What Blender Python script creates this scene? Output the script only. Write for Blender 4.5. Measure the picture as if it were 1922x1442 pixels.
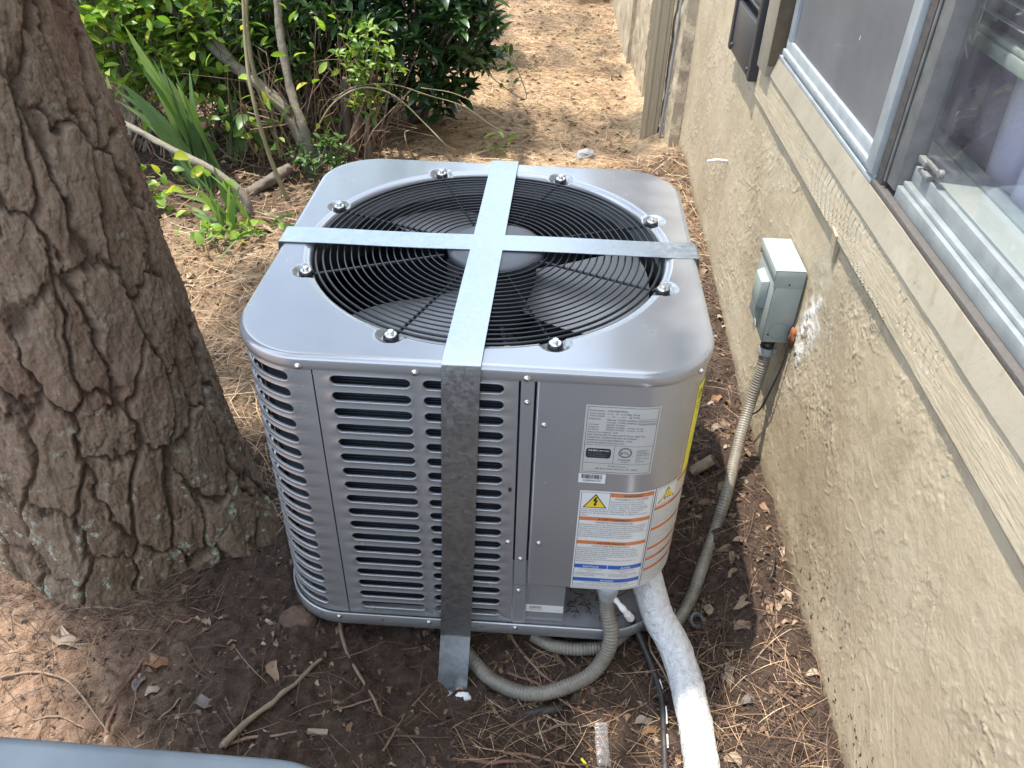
import bpy, bmesh, math, random
import numpy as np
from mathutils import Matrix, Vector
random.seed(7); rng = np.random.default_rng(11)
for o in list(bpy.data.objects): bpy.data.objects.remove(o)
scene = bpy.context.scene
COL = scene.collection
PI = math.pi
# ------------------------------------------------------------------ camera
F_PX, PITCH, YAW, ROLL = 1536.4472, math.radians(37.6537), math.radians(-2.4858), math.radians(1.6239)
CAM = np.array([0.1053, -1.3167, 0.7013])
_f = np.array([math.sin(YAW)*math.cos(PITCH), math.cos(YAW)*math.cos(PITCH), -math.sin(PITCH)])
_r = np.cross(_f, [0, 0, 1]); _r /= np.linalg.norm(_r); _u = np.cross(_r, _f)
CR = math.cos(ROLL)*_r + math.sin(ROLL)*_u; CU = -math.sin(ROLL)*_r + math.cos(ROLL)*_u; CF = _f
cd = bpy.data.cameras.new('camera'); cam = bpy.data.objects.new('camera', cd); COL.objects.link(cam)
cam.matrix_world = Matrix([[CR[0], CU[0], -CF[0], CAM[0]], [CR[1], CU[1], -CF[1], CAM[1]], [CR[2], CU[2], -CF[2], CAM[2]], [0, 0, 0, 1]])
cd.sensor_width = 36; cd.lens = 36*F_PX/1922; cd.clip_start = 0.02; cd.clip_end = 500
scene.camera = cam
# ------------------------------------------------------------------ light
SUN_EL, SUN_AZ = math.radians(73), math.atan2(0.24, -0.97)     # azimuth of the sun in the xy plane
SD = np.array([math.cos(SUN_AZ)*math.cos(SUN_EL), math.sin(SUN_AZ)*math.cos(SUN_EL), math.sin(SUN_EL)])
w = bpy.data.worlds.new('World'); scene.world = w; w.use_nodes = True
nt = w.node_tree; nt.nodes.clear()
sky = nt.nodes.new('ShaderNodeTexSky'); sky.sky_type = 'NISHITA'; sky.sun_disc = False
sky.sun_elevation = SUN_EL; sky.sun_rotation = PI/2-SUN_AZ; sky.air_density = 1.0; sky.dust_density = 1.5; sky.ozone_density = 1.0
wc = nt.nodes.new('ShaderNodeTexCoord'); wn = nt.nodes.new('ShaderNodeTexNoise'); wn.inputs['Scale'].default_value = 2.2; wn.inputs['Detail'].default_value = 6
wm = nt.nodes.new('ShaderNodeMapping'); wm.inputs['Scale'].default_value = (1, 1, 2.2); wm.inputs['Location'].default_value = (0.3, 1.7, 0.2)
wr = nt.nodes.new('ShaderNodeMapRange'); wr.inputs[1].default_value = .40; wr.inputs[2].default_value = .64; wr.inputs[3].default_value = .12; wr.inputs[4].default_value = .85
wx = nt.nodes.new('ShaderNodeMix'); wx.data_type = 'RGBA'; wx.inputs[7].default_value = (13.5, 15.6, 18.5, 1)
bg = nt.nodes.new('ShaderNodeBackground'); bg.inputs['Strength'].default_value = .15
wo = nt.nodes.new('ShaderNodeOutputWorld')
L = nt.links.new
L(wc.outputs['Generated'], wm.inputs[0]); L(wm.outputs[0], wn.inputs['Vector']); L(wn.outputs['Fac'], wr.inputs[0]); L(wr.outputs[0], wx.inputs[0])
L(sky.outputs[0], wx.inputs[6]); L(wx.outputs[2], bg.inputs['Color']); L(bg.outputs[0], wo.inputs['Surface'])
sl = bpy.data.lights.new('sun', 'SUN'); sl.energy = 4.4; sl.angle = math.radians(.55); sl.color = (1, .94, .84)
so = bpy.data.objects.new('sun', sl); COL.objects.link(so)
so.rotation_euler = Vector(-SD).to_track_quat('-Z', 'Y').to_euler(); so.location = (0, 0, 6)
scene.view_settings.view_transform = 'Standard'; scene.view_settings.look = 'None'; scene.view_settings.exposure = 1.08; scene.view_settings.gamma = 1
try: scene.view_settings.use_curve_mapping = False
except Exception: pass
scene.render.engine = 'CYCLES'

# ------------------------------------------------------------------ helpers
def ray(u, v): return CF + CR*(u-961)/F_PX - CU*(v-721)/F_PX
def on_plane(u, v, p, n):
    d = ray(u, v); return CAM + d*(((np.array(p, float)-CAM) @ n)/(d @ n))
def onz(u, v, z): return on_plane(u, v, (0, 0, z), np.array([0, 0, 1.]))
def onx(u, v, x): return on_plane(u, v, (x, 0, 0), np.array([1., 0, 0]))
def ony(u, v, y): return on_plane(u, v, (0, y, 0), np.array([0, 1., 0]))
def project(P):
    d = np.asarray(P, float)-CAM; z = d @ CF
    return 961+F_PX*(d @ CR)/z, 721-F_PX*(d @ CU)/z, z
PHI = -0.0151
WD = np.array([math.sin(PHI), math.cos(PHI), 0]); WN = np.array([-math.cos(PHI), math.sin(PHI), 0]); WO = np.array([.64, 0, 0])
def WP(s, z, d=0.): return WO + WD*s + WN*d + np.array([0, 0, z])
def sst(x, a, b):
    t = np.clip((x-a)/(b-a), 0, 1); return t*t*(3-2*t)
def _h(ix, iy, iz, seed):
    n = (ix*374761393 + iy*668265263 + iz*2147483647 + seed*1274126177) & 0xffffffff
    n = ((n ^ (n >> 13))*1274126177) & 0xffffffff
    n = (n ^ (n >> 16)) & 0xffffffff
    return n/4294967295.
def vnoise(x, y, z=0., seed=0):
    x, y, z = np.broadcast_arrays(np.asarray(x, float), np.asarray(y, float), np.asarray(z, float))
    ix, iy, iz = np.floor(x).astype(np.int64), np.floor(y).astype(np.int64), np.floor(z).astype(np.int64)
    fx, fy, fz = x-ix, y-iy, z-iz
    fx, fy, fz = fx*fx*(3-2*fx), fy*fy*(3-2*fy), fz*fz*(3-2*fz)
    r = 0
    for a in (0, 1):
        for b in (0, 1):
            for c in (0, 1):
                r = r + _h(ix+a, iy+b, iz+c, seed)*(fx if a else 1-fx)*(fy if b else 1-fy)*(fz if c else 1-fz)
    return r
def fbm(x, y, z=0., seed=0, oct=4):
    r = 0; A = 1; T = 0; f = 1
    for i in range(oct):
        r = r + A*vnoise(x*f, y*f, z*f if not np.isscalar(z) else z*f, seed+i*17); T += A; A *= .5; f *= 2.03
    return r/T
def worley(x, y, seed=0, per=None):
    ix, iy = np.floor(x).astype(np.int64), np.floor(y).astype(np.int64)
    F1 = np.full(x.shape, 9.); F2 = np.full(x.shape, 9.); ID = np.zeros(x.shape)
    for a in (-1, 0, 1):
        for b in (-1, 0, 1):
            cx, cy = ix+a, iy+b
            hx = cx % per if per else cx
            px = cx + _h(hx, cy, 0, seed)*.9+.05; py = cy + _h(hx, cy, 1, seed+5)*.9+.05
            d = np.sqrt((px-x)**2+(py-y)**2); idv = _h(hx, cy, 2, seed+9)
            m = d < F1
            F2 = np.where(m, F1, np.minimum(F2, d)); ID = np.where(m, idv, ID); F1 = np.where(m, d, F1)
    return F1, F2, ID

def ground_h(x, y):
    x = np.asarray(x, float); y = np.asarray(y, float)
    wx_ = .64+.0151*(-y)
    h = -.685 + .03*sst(y, .3, 1.6)
    m = .045+.045*sst(y, -.2, 1.3)-.05*sst(y, 2.0, 3.0)
    h = h + m*sst(x, .40, .60)
    h = h + .035*np.exp(-((x-.56)**2/.008+(y+.10)**2/.05)) + .05*np.exp(-((x-.45)**2/.06+(y-1.75)**2/.03))
    h = h + .03*np.exp(-((x-.1)**2/.03+(y-1.75)**2/.02))
    h = h + .05*np.exp(-((x+.78)**2+(y+.08)**2)/.12) - .060*np.exp(-((x+.02)**2/.03+(y+.44)**2/.012))
    return h
def ground_noise(x, y):
    return .022*(fbm(x*5, y*5, 0, 3, 3)-.5) + .018*(fbm(x*22, y*22, 0, 4, 4)-.5) + (.016*np.abs(fbm(x*60, y*60, 0, 5, 3)-.5) + .006*(vnoise(x*105, y*105, 0, 6)-.5))*(1-sst(y, 1.6, 2.4))
def on_ground(u, v, lift=0.):
    z = -.68
    for i in range(4):
        p = onz(u, v, z); z = float(ground_h(p[0], p[1])+ground_noise(p[0:1], p[1:2])[0])+lift
    return onz(u, v, z)

def tag(o, label=None, cat=None, group=None, kind=None):
    if label: o['label'] = label
    if cat: o['category'] = cat
    if group: o['group'] = group
    if kind: o['kind'] = kind
    return o
def thing(name, loc, label, cat, group=None):
    o = bpy.data.objects.new(name, None); COL.objects.link(o); o.location = tuple(loc); o.empty_display_size = .05
    return tag(o, label, cat, group)
def setparent(o, parent):
    if parent is None: return
    o.parent = parent
    if parent.type == 'EMPTY': o.matrix_parent_inverse = Matrix.Translation(parent.location).inverted()
def link(name, me, mat=None, parent=None, smooth=True):
    o = bpy.data.objects.new(name, me); COL.objects.link(o)
    if mat is not None:
        for m in (mat if isinstance(mat, (list, tuple)) else [mat]): me.materials.append(m)
    if smooth and len(me.polygons): me.polygons.foreach_set('use_smooth', np.ones(len(me.polygons), bool))
    setparent(o, parent); return o
def mesh(name, V, Fc, mat=None, parent=None, smooth=True, attrs=None):
    V = np.asarray(V, np.float32); me = bpy.data.meshes.new(name)
    if isinstance(Fc, np.ndarray):
        n, k = Fc.shape
        me.vertices.add(len(V)); me.vertices.foreach_set('co', V.ravel())
        me.loops.add(n*k); me.loops.foreach_set('vertex_index', Fc.astype(np.int32).ravel())
        me.polygons.add(n); me.polygons.foreach_set('loop_start', np.arange(0, n*k, k, dtype=np.int32)); me.polygons.foreach_set('loop_total', np.full(n, k, np.int32))
        me.update(calc_edges=True)
    else:
        me.from_pydata(V.tolist(), [], Fc); me.update()
    if attrs:
        for a, val in attrs.items():
            at = me.attributes.new(a, 'FLOAT', 'POINT'); at.data.foreach_set('value', np.asarray(val, np.float32).ravel())
    return link(name, me, mat, parent, smooth)
def gridfaces(nu, nv, closed_u=False):
    # vertices indexed i*nv + j
    I = np.arange(nu if closed_u else nu-1); J = np.arange(nv-1)
    I, J = np.meshgrid(I, J, indexing='ij'); I2 = (I+1) % nu
    return np.stack([I*nv+J, I2*nv+J, I2*nv+J+1, I*nv+J+1], -1).reshape(-1, 4)
class MB:
    """collects simple solids into one mesh"""
    def __init__(s): s.V = []; s.F = []
    def add(s, V, Fc):
        n = len(s.V); s.V += [tuple(map(float, v)) for v in V]; s.F += [[i+n for i in f] for f in Fc]; return s
    def box(s, c, size, M=None):
        c = np.array(c, float); x, y, z = np.array(size)/2
        P = np.array([(-x, -y, -z), (x, -y, -z), (x, y, -z), (-x, y, -z), (-x, -y, z), (x, -y, z), (x, y, z), (-x, y, z)])
        if M is not None: P = P @ np.array(M).T
        return s.add(P+c, [(0, 3, 2, 1), (4, 5, 6, 7), (0, 1, 5, 4), (1, 2, 6, 5), (2, 3, 7, 6), (3, 0, 4, 7)])
    def hexa(s, P):   # 8 points bottom 4, top 4
        return s.add(P, [(0, 3, 2, 1), (4, 5, 6, 7), (0, 1, 5, 4), (1, 2, 6, 5), (2, 3, 7, 6), (3, 0, 4, 7)])
    def cyl(s, p0, p1, r0, r1=None, n=16, caps=True):
        r1 = r0 if r1 is None else r1; p0 = np.array(p0, float); p1 = np.array(p1, float); d = p1-p0; d /= np.linalg.norm(d)
        a = np.cross(d, [0, 0, 1.]) if abs(d[2]) < .9 else np.cross(d, [1., 0, 0]); a /= np.linalg.norm(a); b = np.cross(d, a)
        t = np.arange(n)*2*PI/n; R = np.outer(np.cos(t), a)+np.outer(np.sin(t), b)
        V = np.vstack([p0+R*r0, p1+R*r1]); Fc = [(i, (i+1) % n, n+(i+1) % n, n+i) for i in range(n)]
        if caps: Fc += [list(range(n))[::-1], list(range(n, 2*n))]
        return s.add(V, Fc)
    def build(s, name, mat, parent=None, smooth=False, bevel=0, seg=2):
        me = bpy.data.meshes.new(name); me.from_pydata(s.V, [], s.F); me.update()
        bm = bmesh.new(); bm.from_mesh(me); bmesh.ops.recalc_face_normals(bm, faces=bm.faces)
        if bevel: bmesh.ops.bevel(bm, geom=[e for e in bm.edges if e.calc_face_angle(0) > .5], offset=bevel, segments=seg, affect='EDGES', profile=.5)
        bm.to_mesh(me); bm.free()
        o = link(name, me, mat, parent, smooth)
        if bevel:
            me.polygons.foreach_set('use_smooth', np.ones(len(me.polygons), bool))
            try: me.set_sharp_from_angle(angle=math.radians(35))
            except Exception: pass
        return o
def spline(P, n):
    P = np.array(P, float); m = len(P)
    Q = np.vstack([2*P[0]-P[1], P, 2*P[-1]-P[-2]]); out = []
    L_ = np.r_[0, np.cumsum(np.linalg.norm(np.diff(P, axis=0), axis=1))]; S = np.linspace(0, L_[-1], n)
    for s_ in S:
        i = min(int(np.searchsorted(L_, s_, 'right'))-1, m-2); t = (s_-L_[i])/(L_[i+1]-L_[i])
        p0, p1, p2, p3 = Q[i:i+4]
        out.append(.5*((2*p1)+(-p0+p2)*t+(2*p0-5*p1+4*p2-p3)*t*t+(-p0+3*p1-3*p2+p3)*t**3))
    return np.array(out)
def tube_geo(P, R, sides=10, cap=True):
    P = np.array(P, float); n = len(P); R = np.broadcast_to(np.asarray(R, float), (n,)) if np.ndim(R) < 2 else R
    T = np.gradient(P, axis=0); T /= np.linalg.norm(T, axis=1)[:, None]
    a = np.cross(T[0], [0, 0, 1.]);
    if np.linalg.norm(a) < .1: a = np.cross(T[0], [1., 0, 0])
    a /= np.linalg.norm(a); A = []
    for i in range(n):
        a = a-T[i]*(a @ T[i]); a /= np.linalg.norm(a); A.append(a)
    A = np.array(A); B = np.cross(T, A); t = np.arange(sides)*2*PI/sides
    if np.ndim(R) == 1: R = R[:, None]
    V = P[:, None, :] + (A[:, None, :]*np.cos(t)[None, :, None]+B[:, None, :]*np.sin(t)[None, :, None])*R[:, :, None]
    V = V.reshape(-1, 3); Fc = []
    I, J = np.meshgrid(np.arange(n-1), np.arange(sides), indexing='ij'); J2 = (J+1) % sides
    Fq = np.stack([I*sides+J, I*sides+J2, (I+1)*sides+J2, (I+1)*sides+J], -1).reshape(-1, 4)[:, ::-1]
    return V, Fq
def tube(name, P, R, mat, parent=None, sides=10, cap=True, attrs=None):
    V, Fq = tube_geo(P, R, sides)
    if cap:
        n = len(P); V = np.vstack([V, P[0], P[-1]]); c0, c1 = n*sides, n*sides+1
        j = np.arange(sides); j2 = (j+1) % sides
        Fq = np.vstack([Fq, np.stack([np.full(sides, c0), j2, j, j], -1)[:, [0, 2, 1, 1]]*0+np.stack([np.full(sides, c0), j, j2, j2], -1), np.stack([np.full(sides, c1), (n-1)*sides+j2, (n-1)*sides+j, (n-1)*sides+j], -1)])
        Fc = [list(dict.fromkeys(f)) for f in Fq.tolist()]
        return mesh(name, V, Fc, mat, parent)
    return mesh(name, V, Fq, mat, parent)
def rotm(ax, ay, az):
    return np.array((Matrix.Rotation(az, 3, 'Z') @ Matrix.Rotation(ay, 3, 'Y') @ Matrix.Rotation(ax, 3, 'X')))
def eulers(az, el, ro):
    """rotation matrices (n,3,3): local +x points along azimuth az, elevation el, rolled ro"""
    ca, sa, ce, se, cr, sr = np.cos(az), np.sin(az), np.cos(el), np.sin(el), np.cos(ro), np.sin(ro)
    X = np.stack([ca*ce, sa*ce, se], -1); Y0 = np.stack([-sa, ca, 0*sa], -1); Z0 = np.cross(X, Y0)
    Y = Y0*cr[:, None]+Z0*sr[:, None]; Z = np.cross(X, Y)
    return np.stack([X, Y, Z], -1)
def scatter(base, faces, P, Rm, S):
    base = np.asarray(base, float); n = len(P); k = len(base)
    V = np.einsum('nij,kj->nki', Rm, base)*np.asarray(S).reshape(-1, 1, 1)+np.asarray(P)[:, None, :]
    Fq = (np.asarray(faces)[None]+(np.arange(n)*k)[:, None, None]).reshape(-1, np.asarray(faces).shape[1])
    return V.reshape(-1, 3), Fq, np.repeat(rng.random(n), k)

# ------------------------------------------------------------------ materials
class NT:
    def __init__(s, name):
        s.m = bpy.data.materials.new(name); s.m.use_nodes = True; s.t = s.m.node_tree; s.b = s.t.nodes['Principled BSDF']; s.out = s.t.nodes['Material Output']
    def n(s, typ, **kw):
        nd = s.t.nodes.new('ShaderNode'+typ)
        for k, v in kw.items():
            if k.startswith('i_'):
                key = k[2:]; key = int(key) if key.isdigit() else key.replace('_', ' ')
                nd.inputs[key].default_value = v
            else: setattr(nd, k, v)
        return nd
    def l(s, a, b): s.t.links.new(a, b)
    def coord(s, scale=(1, 1, 1), kind='Object', rot=(0, 0, 0)):
        c = s.n('TexCoord'); m = s.n('Mapping'); m.inputs['Scale'].default_value = scale; m.inputs['Rotation'].default_value = rot
        s.l(c.outputs[kind], m.inputs[0]); return m.outputs[0]
    def noise(s, vec, scale=5, detail=4, rough=.5, dist=0):
        n = s.n('TexNoise'); n.inputs['Scale'].default_value = scale; n.inputs['Detail'].default_value = detail; n.inputs['Roughness'].default_value = rough; n.inputs['Distortion'].default_value = dist
        s.l(vec, n.inputs['Vector']); return n.outputs['Fac']
    def ramp(s, fac, stops):
        r = s.n('ValToRGB'); e = r.color_ramp.elements
        while len(e) < len(stops): e.new(.5)
        for i, (p, c) in enumerate(stops):
            e[i].position = p; e[i].color = (*c, 1) if len(c) == 3 else c
        s.l(fac, r.inputs[0]); return r.outputs[0]
    def mix(s, fac, a, b, mode='MIX'):
        m = s.n('Mix', data_type='RGBA', blend_type=mode)
        for sock, v in ((m.inputs[0], fac), (m.inputs[6], a), (m.inputs[7], b)):
            if hasattr(v, 'links'): s.l(v, sock)
            elif isinstance(v, (tuple, list)): sock.default_value = (*v, 1)
            else: sock.default_value = v
        return m.outputs[2]
    def math(s, op, a, b=0., c=None):
        m = s.n('Math', operation=op)
        for i, v in enumerate((a, b, c)):
            if v is None: continue
            if hasattr(v, 'links'): s.l(v, m.inputs[i])
            else: m.inputs[i].default_value = v
        return m.outputs[0]
    def attr(s, name): a = s.n('Attribute'); a.attribute_name = name; return a.outputs['Fac']
    def bump(s, h, dist=.002, strength=1.):
        b = s.n('Bump'); b.inputs['Distance'].default_value = dist; b.inputs['Strength'].default_value = strength
        s.l(h, b.inputs['Height']); s.l(b.outputs[0], s.b.inputs['Normal']); return b
    def set(s, color=None, rough=None, metal=None, spec=None, coat=None, coatr=None):
        for k, v in (('Base Color', color), ('Roughness', rough), ('Metallic', metal), ('Specular IOR Level', spec), ('Coat Weight', coat), ('Coat Roughness', coatr)):
            if v is None: continue
            if hasattr(v, 'links'): s.l(v, s.b.inputs[k])
            elif isinstance(v, (tuple, list)): s.b.inputs[k].default_value = (*v, 1)
            else: s.b.inputs[k].default_value = v
        return s
def simple(name, col, rough=.6, metal=0., var=.12, scale=30, bump=0., spec=.5):
    t = NT(name); v = t.coord(); n = t.noise(v, scale, 4, .6)
    c = t.mix(n, tuple(x*(1-var) for x in col), tuple(min(1, x*(1+var)) for x in col))
    t.set(c, rough, metal, spec)
    if bump: t.bump(n, bump)
    return t.m
MT = {}
def mat_paint():
    t = NT('unit_grey_paint'); v = t.coord()
    n = t.noise(v, 900, 2, .5); n2 = t.noise(v, 3.5, 3, .6); n3 = t.noise(v, 14, 5, .65)
    c = t.mix(n2, (.305, .308, .312), (.35, .352, .355)); c = t.mix(t.math('MULTIPLY', t.ramp(n3, [(.5, (0, 0, 0)), (.8, (1, 1, 1))]), .10), c, (.36, .33, .28))
    r = t.ramp(n3, [(.3, (.17,)*3), (.75, (.30,)*3)])
    t.set(c, r, .45, .5, .6, .10)
    hh = t.math('ADD', t.math('MULTIPLY', n, .02), t.math('MULTIPLY', n2, 1.2)); t.bump(hh, .0010, .3)
    return t.m
MT['paint'] = mat_paint()
def mat_galv():
    t = NT('galvanised_steel'); v = t.coord((1, 1, 1)); vo = t.n('TexVoronoi'); vo.inputs['Scale'].default_value = 150; vo.inputs['Randomness'].default_value = 1
    t.l(v, vo.inputs['Vector']); n = t.noise(v, 60, 5, .7)
    vo2 = t.n('TexVoronoi'); vo2.inputs['Scale'].default_value = 420; t.l(v, vo2.inputs['Vector'])
    f = t.mix(.45, vo.outputs['Color'], vo2.outputs['Color']); sp = t.n('SeparateColor'); t.l(f, sp.inputs[0])
    c = t.ramp(t.math('ADD', t.math('MULTIPLY', sp.outputs[0], .6), t.math('MULTIPLY', n, .5)), [(.2, (.42, .46, .485)), (.9, (.53, .57, .595))])
    r = t.ramp(sp.outputs[0], [(.2, (.36,)*3), (.8, (.46,)*3)])
    n2 = t.noise(v, 9, 2, .5)
    t.set(c, r, 1.); t.bump(t.math('ADD', sp.outputs[0], t.math('MULTIPLY', n2, 4)), .0002, .25); return t.m
MT['galv'] = mat_galv()
MT['blackwire'] = simple('black_coated_wire', (.012, .012, .014), .28, 0, .2)
MT['blackplastic'] = simple('black_plastic', (.018, .018, .02), .4)
MT['hub'] = simple('grey_plastic_cap', (.07, .073, .08), .38, 0, .06, 200)
MT['steel'] = simple('bright_screw_steel', (.75, .74, .72), .28, 1., .1, 200)
MT['blade'] = simple('fan_blade_aluminium', (.29, .285, .28), .42, .6, .15, 12)
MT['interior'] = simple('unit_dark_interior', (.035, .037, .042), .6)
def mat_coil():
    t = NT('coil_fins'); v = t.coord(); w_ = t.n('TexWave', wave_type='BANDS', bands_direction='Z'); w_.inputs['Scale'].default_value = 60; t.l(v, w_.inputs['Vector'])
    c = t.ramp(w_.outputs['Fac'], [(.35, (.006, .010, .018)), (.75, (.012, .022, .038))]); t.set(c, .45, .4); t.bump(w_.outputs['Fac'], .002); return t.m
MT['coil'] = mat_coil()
MT['shroud'] = simple('fan_shroud_dark_grey', (.05, .052, .056), .45)
def stk(name, col, r=.35): return simple(name, col, r, 0, .03, 60)
MT['s_grey'] = stk('sticker_silver_grey', (.40, .395, .37)); MT['s_white'] = stk('sticker_white', (.62, .62, .60)); MT['ink'] = stk('ink_black', (.02, .02, .025), .4)
MT['s_orange'] = stk('ink_orange', (.55, .17, .05)); MT['s_blue'] = stk('ink_blue', (.03, .10, .38)); MT['s_yellow'] = stk('ink_yellow', (.70, .50, .03)); MT['s_energy'] = stk('sticker_yellow', (.72, .66, .02)); MT['s_txtw'] = stk('ink_white', (.75, .75, .75))
MT['s_midgrey'] = stk('ink_fine_grey', (.17, .17, .17))
def mat_conduit():
    t = NT('grey_flex_conduit'); v = t.coord(); n = t.noise(v, 25, 4, .6)
    t.set(t.ramp(n, [(.3, (.12, .105, .078)), (.7, (.22, .20, .165))]), .42); return t.m
MT['conduit'] = mat_conduit(); MT['conduit_grey'] = simple('grey_pvc', (.26, .27, .27), .45, 0, .15, 20)
MT['boxpaint'] = simple('grey_green_enamel', (.28, .325, .305), .38, 0, .06, 25)
MT['boxpaint2'] = simple('grey_green_enamel_shaded_cover', (.26, .30, .29), .4, 0, .06, 25)  # darker copy of the box enamel, shade put into the colour
def mat_whitepipe():
    t = NT('white_painted_insulation'); v = t.coord(); n = t.noise(v, 70, 5, .65, .6); n2 = t.noise(v, 9, 3)
    c = t.ramp(n, [(.2, (.52, .53, .54)), (.5, (.62, .62, .61))]); t.set(c, .55); t.bump(t.math('ADD', n, t.math('MULTIPLY', n2, 1.5)), .010, 1.); return t.m
MT['whitepipe'] = mat_whitepipe()
MT['blackcable'] = simple('black_cable_sheath', (.03, .026, .024), .5, 0, .3, 40)
MT['whitepaint'] = simple('white_paint_overspray', (.7, .7, .68), .6)
MT['alu'] = simple('aged_aluminium', (.26, .285, .29), .5, .4, .5, 18, .0006)
MT['alu_light'] = simple('mill_aluminium_light', (.33, .36, .375), .5, .25, .4, 18, .0004)
MT['alu_dirty'] = simple('dirty_dark_aluminium', (.15, .15, .145), .6, .2, .45, 35, .001)
MT['caulk'] = simple('old_brown_caulk', (.075, .066, .060), .8, 0, .4, 60, .002)
MT['shutter'] = simple('black_vinyl', (.035, .037, .042), .42, 0, .15, 20)
MT['purple'] = None
def mat_cloth(name, a, b):
    t = NT(name); v = t.coord(); n = t.noise(v, 6, 3); t.set(t.mix(n, a, b), .85); return t.m
MT['purple'] = mat_cloth('purple_curtain_cloth', (.36, .25, .37), (.48, .36, .50)); MT['lilac'] = mat_cloth('lilac_curtain_cloth', (.68, .60, .78), (.75, .68, .84))
MT['blind'] = simple('white_blind_vinyl', (.55, .55, .50), .4); MT['insill'] = simple('white_inner_sill_paint', (.62, .62, .58), .5, 0, .12, 25)
MT['room'] = simple('dark_room_wall', (.06, .05, .06), .9)
def mat_glass():
    t = NT('window_glass'); v = t.coord(); n = t.noise(v, 7, 6, .7, .5); n4 = t.noise(v, 90, 3, .7)
    tr = t.n('BsdfTransparent'); tr.inputs[0].default_value = (.9, .93, .93, 1); gl = t.n('BsdfGlossy'); gl.inputs['Roughness'].default_value = .02; df = t.n('BsdfDiffuse'); df.inputs[0].default_value = (.5, .5, .48, 1)
    lw = t.n('LayerWeight'); lw.inputs['Blend'].default_value = .5; fr = t.n('MapRange'); t.l(t.math('POWER', lw.outputs['Facing'], 4.), fr.inputs[0]); fr.inputs[3].default_value = .05; fr.inputs[4].default_value = .9
    m1 = t.n('MixShader'); t.l(fr.outputs[0], m1.inputs[0]); t.l(tr.outputs[0], m1.inputs[1]); t.l(gl.outputs[0], m1.inputs[2])
    d = t.math('ADD', t.ramp(n, [(.45, (.02,)*3), (.75, (.10,)*3)]), t.ramp(n4, [(.68, (0,)*3), (.78, (.3,)*3)]))
    m2 = t.n('MixShader'); t.l(d, m2.inputs[0]); t.l(m1.outputs[0], m2.inputs[1]); t.l(df.outputs[0], m2.inputs[2]); t.l(m2.outputs[0], t.out.inputs['Surface']); return t.m
MT['glass'] = mat_glass()
def mat_screen():
    t = NT('insect_screen_mesh'); v = t.coord(); n = t.noise(v, 5, 4, .6)
    w1 = t.n('TexWave', wave_type='BANDS', bands_direction='Y'); w1.inputs['Scale'].default_value = 210; t.l(v, w1.inputs['Vector'])
    w2 = t.n('TexWave', wave_type='BANDS', bands_direction='Z'); w2.inputs['Scale'].default_value = 210; t.l(v, w2.inputs['Vector'])
    g = t.math('MAXIMUM', w1.outputs['Fac'], w2.outputs['Fac'])
    t.set(t.ramp(n, [(.3, (.10, .10, .105)), (.7, (.16, .16, .165))]), .55)
    sp = t.ramp(t.noise(t.coord((1, 1, .4)), 55, 3, .6), [(.735, (0,)*3), (.75, (1,)*3)]); cc = t.b.inputs['Base Color'].links[0].from_socket; t.l(t.mix(sp, cc, (.7, .7, .7)), t.b.inputs['Base Color'])
    t.l(t.ramp(g, [(.2, (.5,)*3), (.9, (.82,)*3)]), t.b.inputs['Alpha']); return t.m
MT['screen'] = mat_screen()
def mat_plasticclear():
    t = NT('clear_plastic_film'); t.set((.5, .5, .52), .15); t.b.inputs['Alpha'].default_value = .22; return t.m
MT['film'] = mat_plasticclear()
def mat_stucco(name, far=False):
    t = NT(name); v = t.coord(); n1 = t.noise(v, 3, 5, .65); n2 = t.noise(v, 16, 4, .6); n3 = t.noise(v, 140, 4, .6)
    c = t.ramp(n1, [(.3, (.305, .245, .165)), (.5, (.375, .308, .212)), (.72, (.43, .365, .265))])
    c = t.mix(t.ramp(n2, [(.52, (0,)*3), (.72, (.6,)*3)]), c, (.27, .22, .145)); c = t.mix(t.ramp(t.noise(t.coord((1, 1, .3)), 9, 5, .7), [(.55, (0,)*3), (.75, (.5,)*3)]), c, (.275, .238, .182))
    hatt = t.attr('relief'); c = t.mix(t.math('MULTIPLY', hatt, .3), c, (.42, .375, .28))
    # black specks splashed near the ground + pale patch by the box
    sp = t.noise(v, 75, 2, .4); low = t.attr('low'); spk = t.math('MULTIPLY', t.ramp(sp, [(.665, (0,)*3), (.685, (1,)*3)]), low)
    c = t.mix(spk, c, (.025, .022, .02))
    c = t.mix(t.attr('patch'), c, (.62, .62, .60)); c = t.mix(t.attr('soil'), c, (.20, .155, .10))
    cr = t.math('MULTIPLY', t.ramp(t.noise(t.coord((1, 1, .6)), 40, 6, .72, .3), [(.50, (0,)*3), (.60, (1,)*3)]), t.ramp(t.noise(v, 4.5, 4, .65), [(.50, (0,)*3), (.66, (1,)*3)]))
    t.set(c, .60, 0, .35); t.bump(t.math('ADD', t.math('MULTIPLY', cr, .42), t.math('ADD', t.math('MULTIPLY', n3, .3), t.math('MULTIPLY', n2, .6))), .0035 if not far else .009, 1.); return t.m
MT['stucco'] = mat_stucco('painted_stucco'); MT['stucco_far'] = mat_stucco('painted_stucco_coarse', True)
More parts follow.
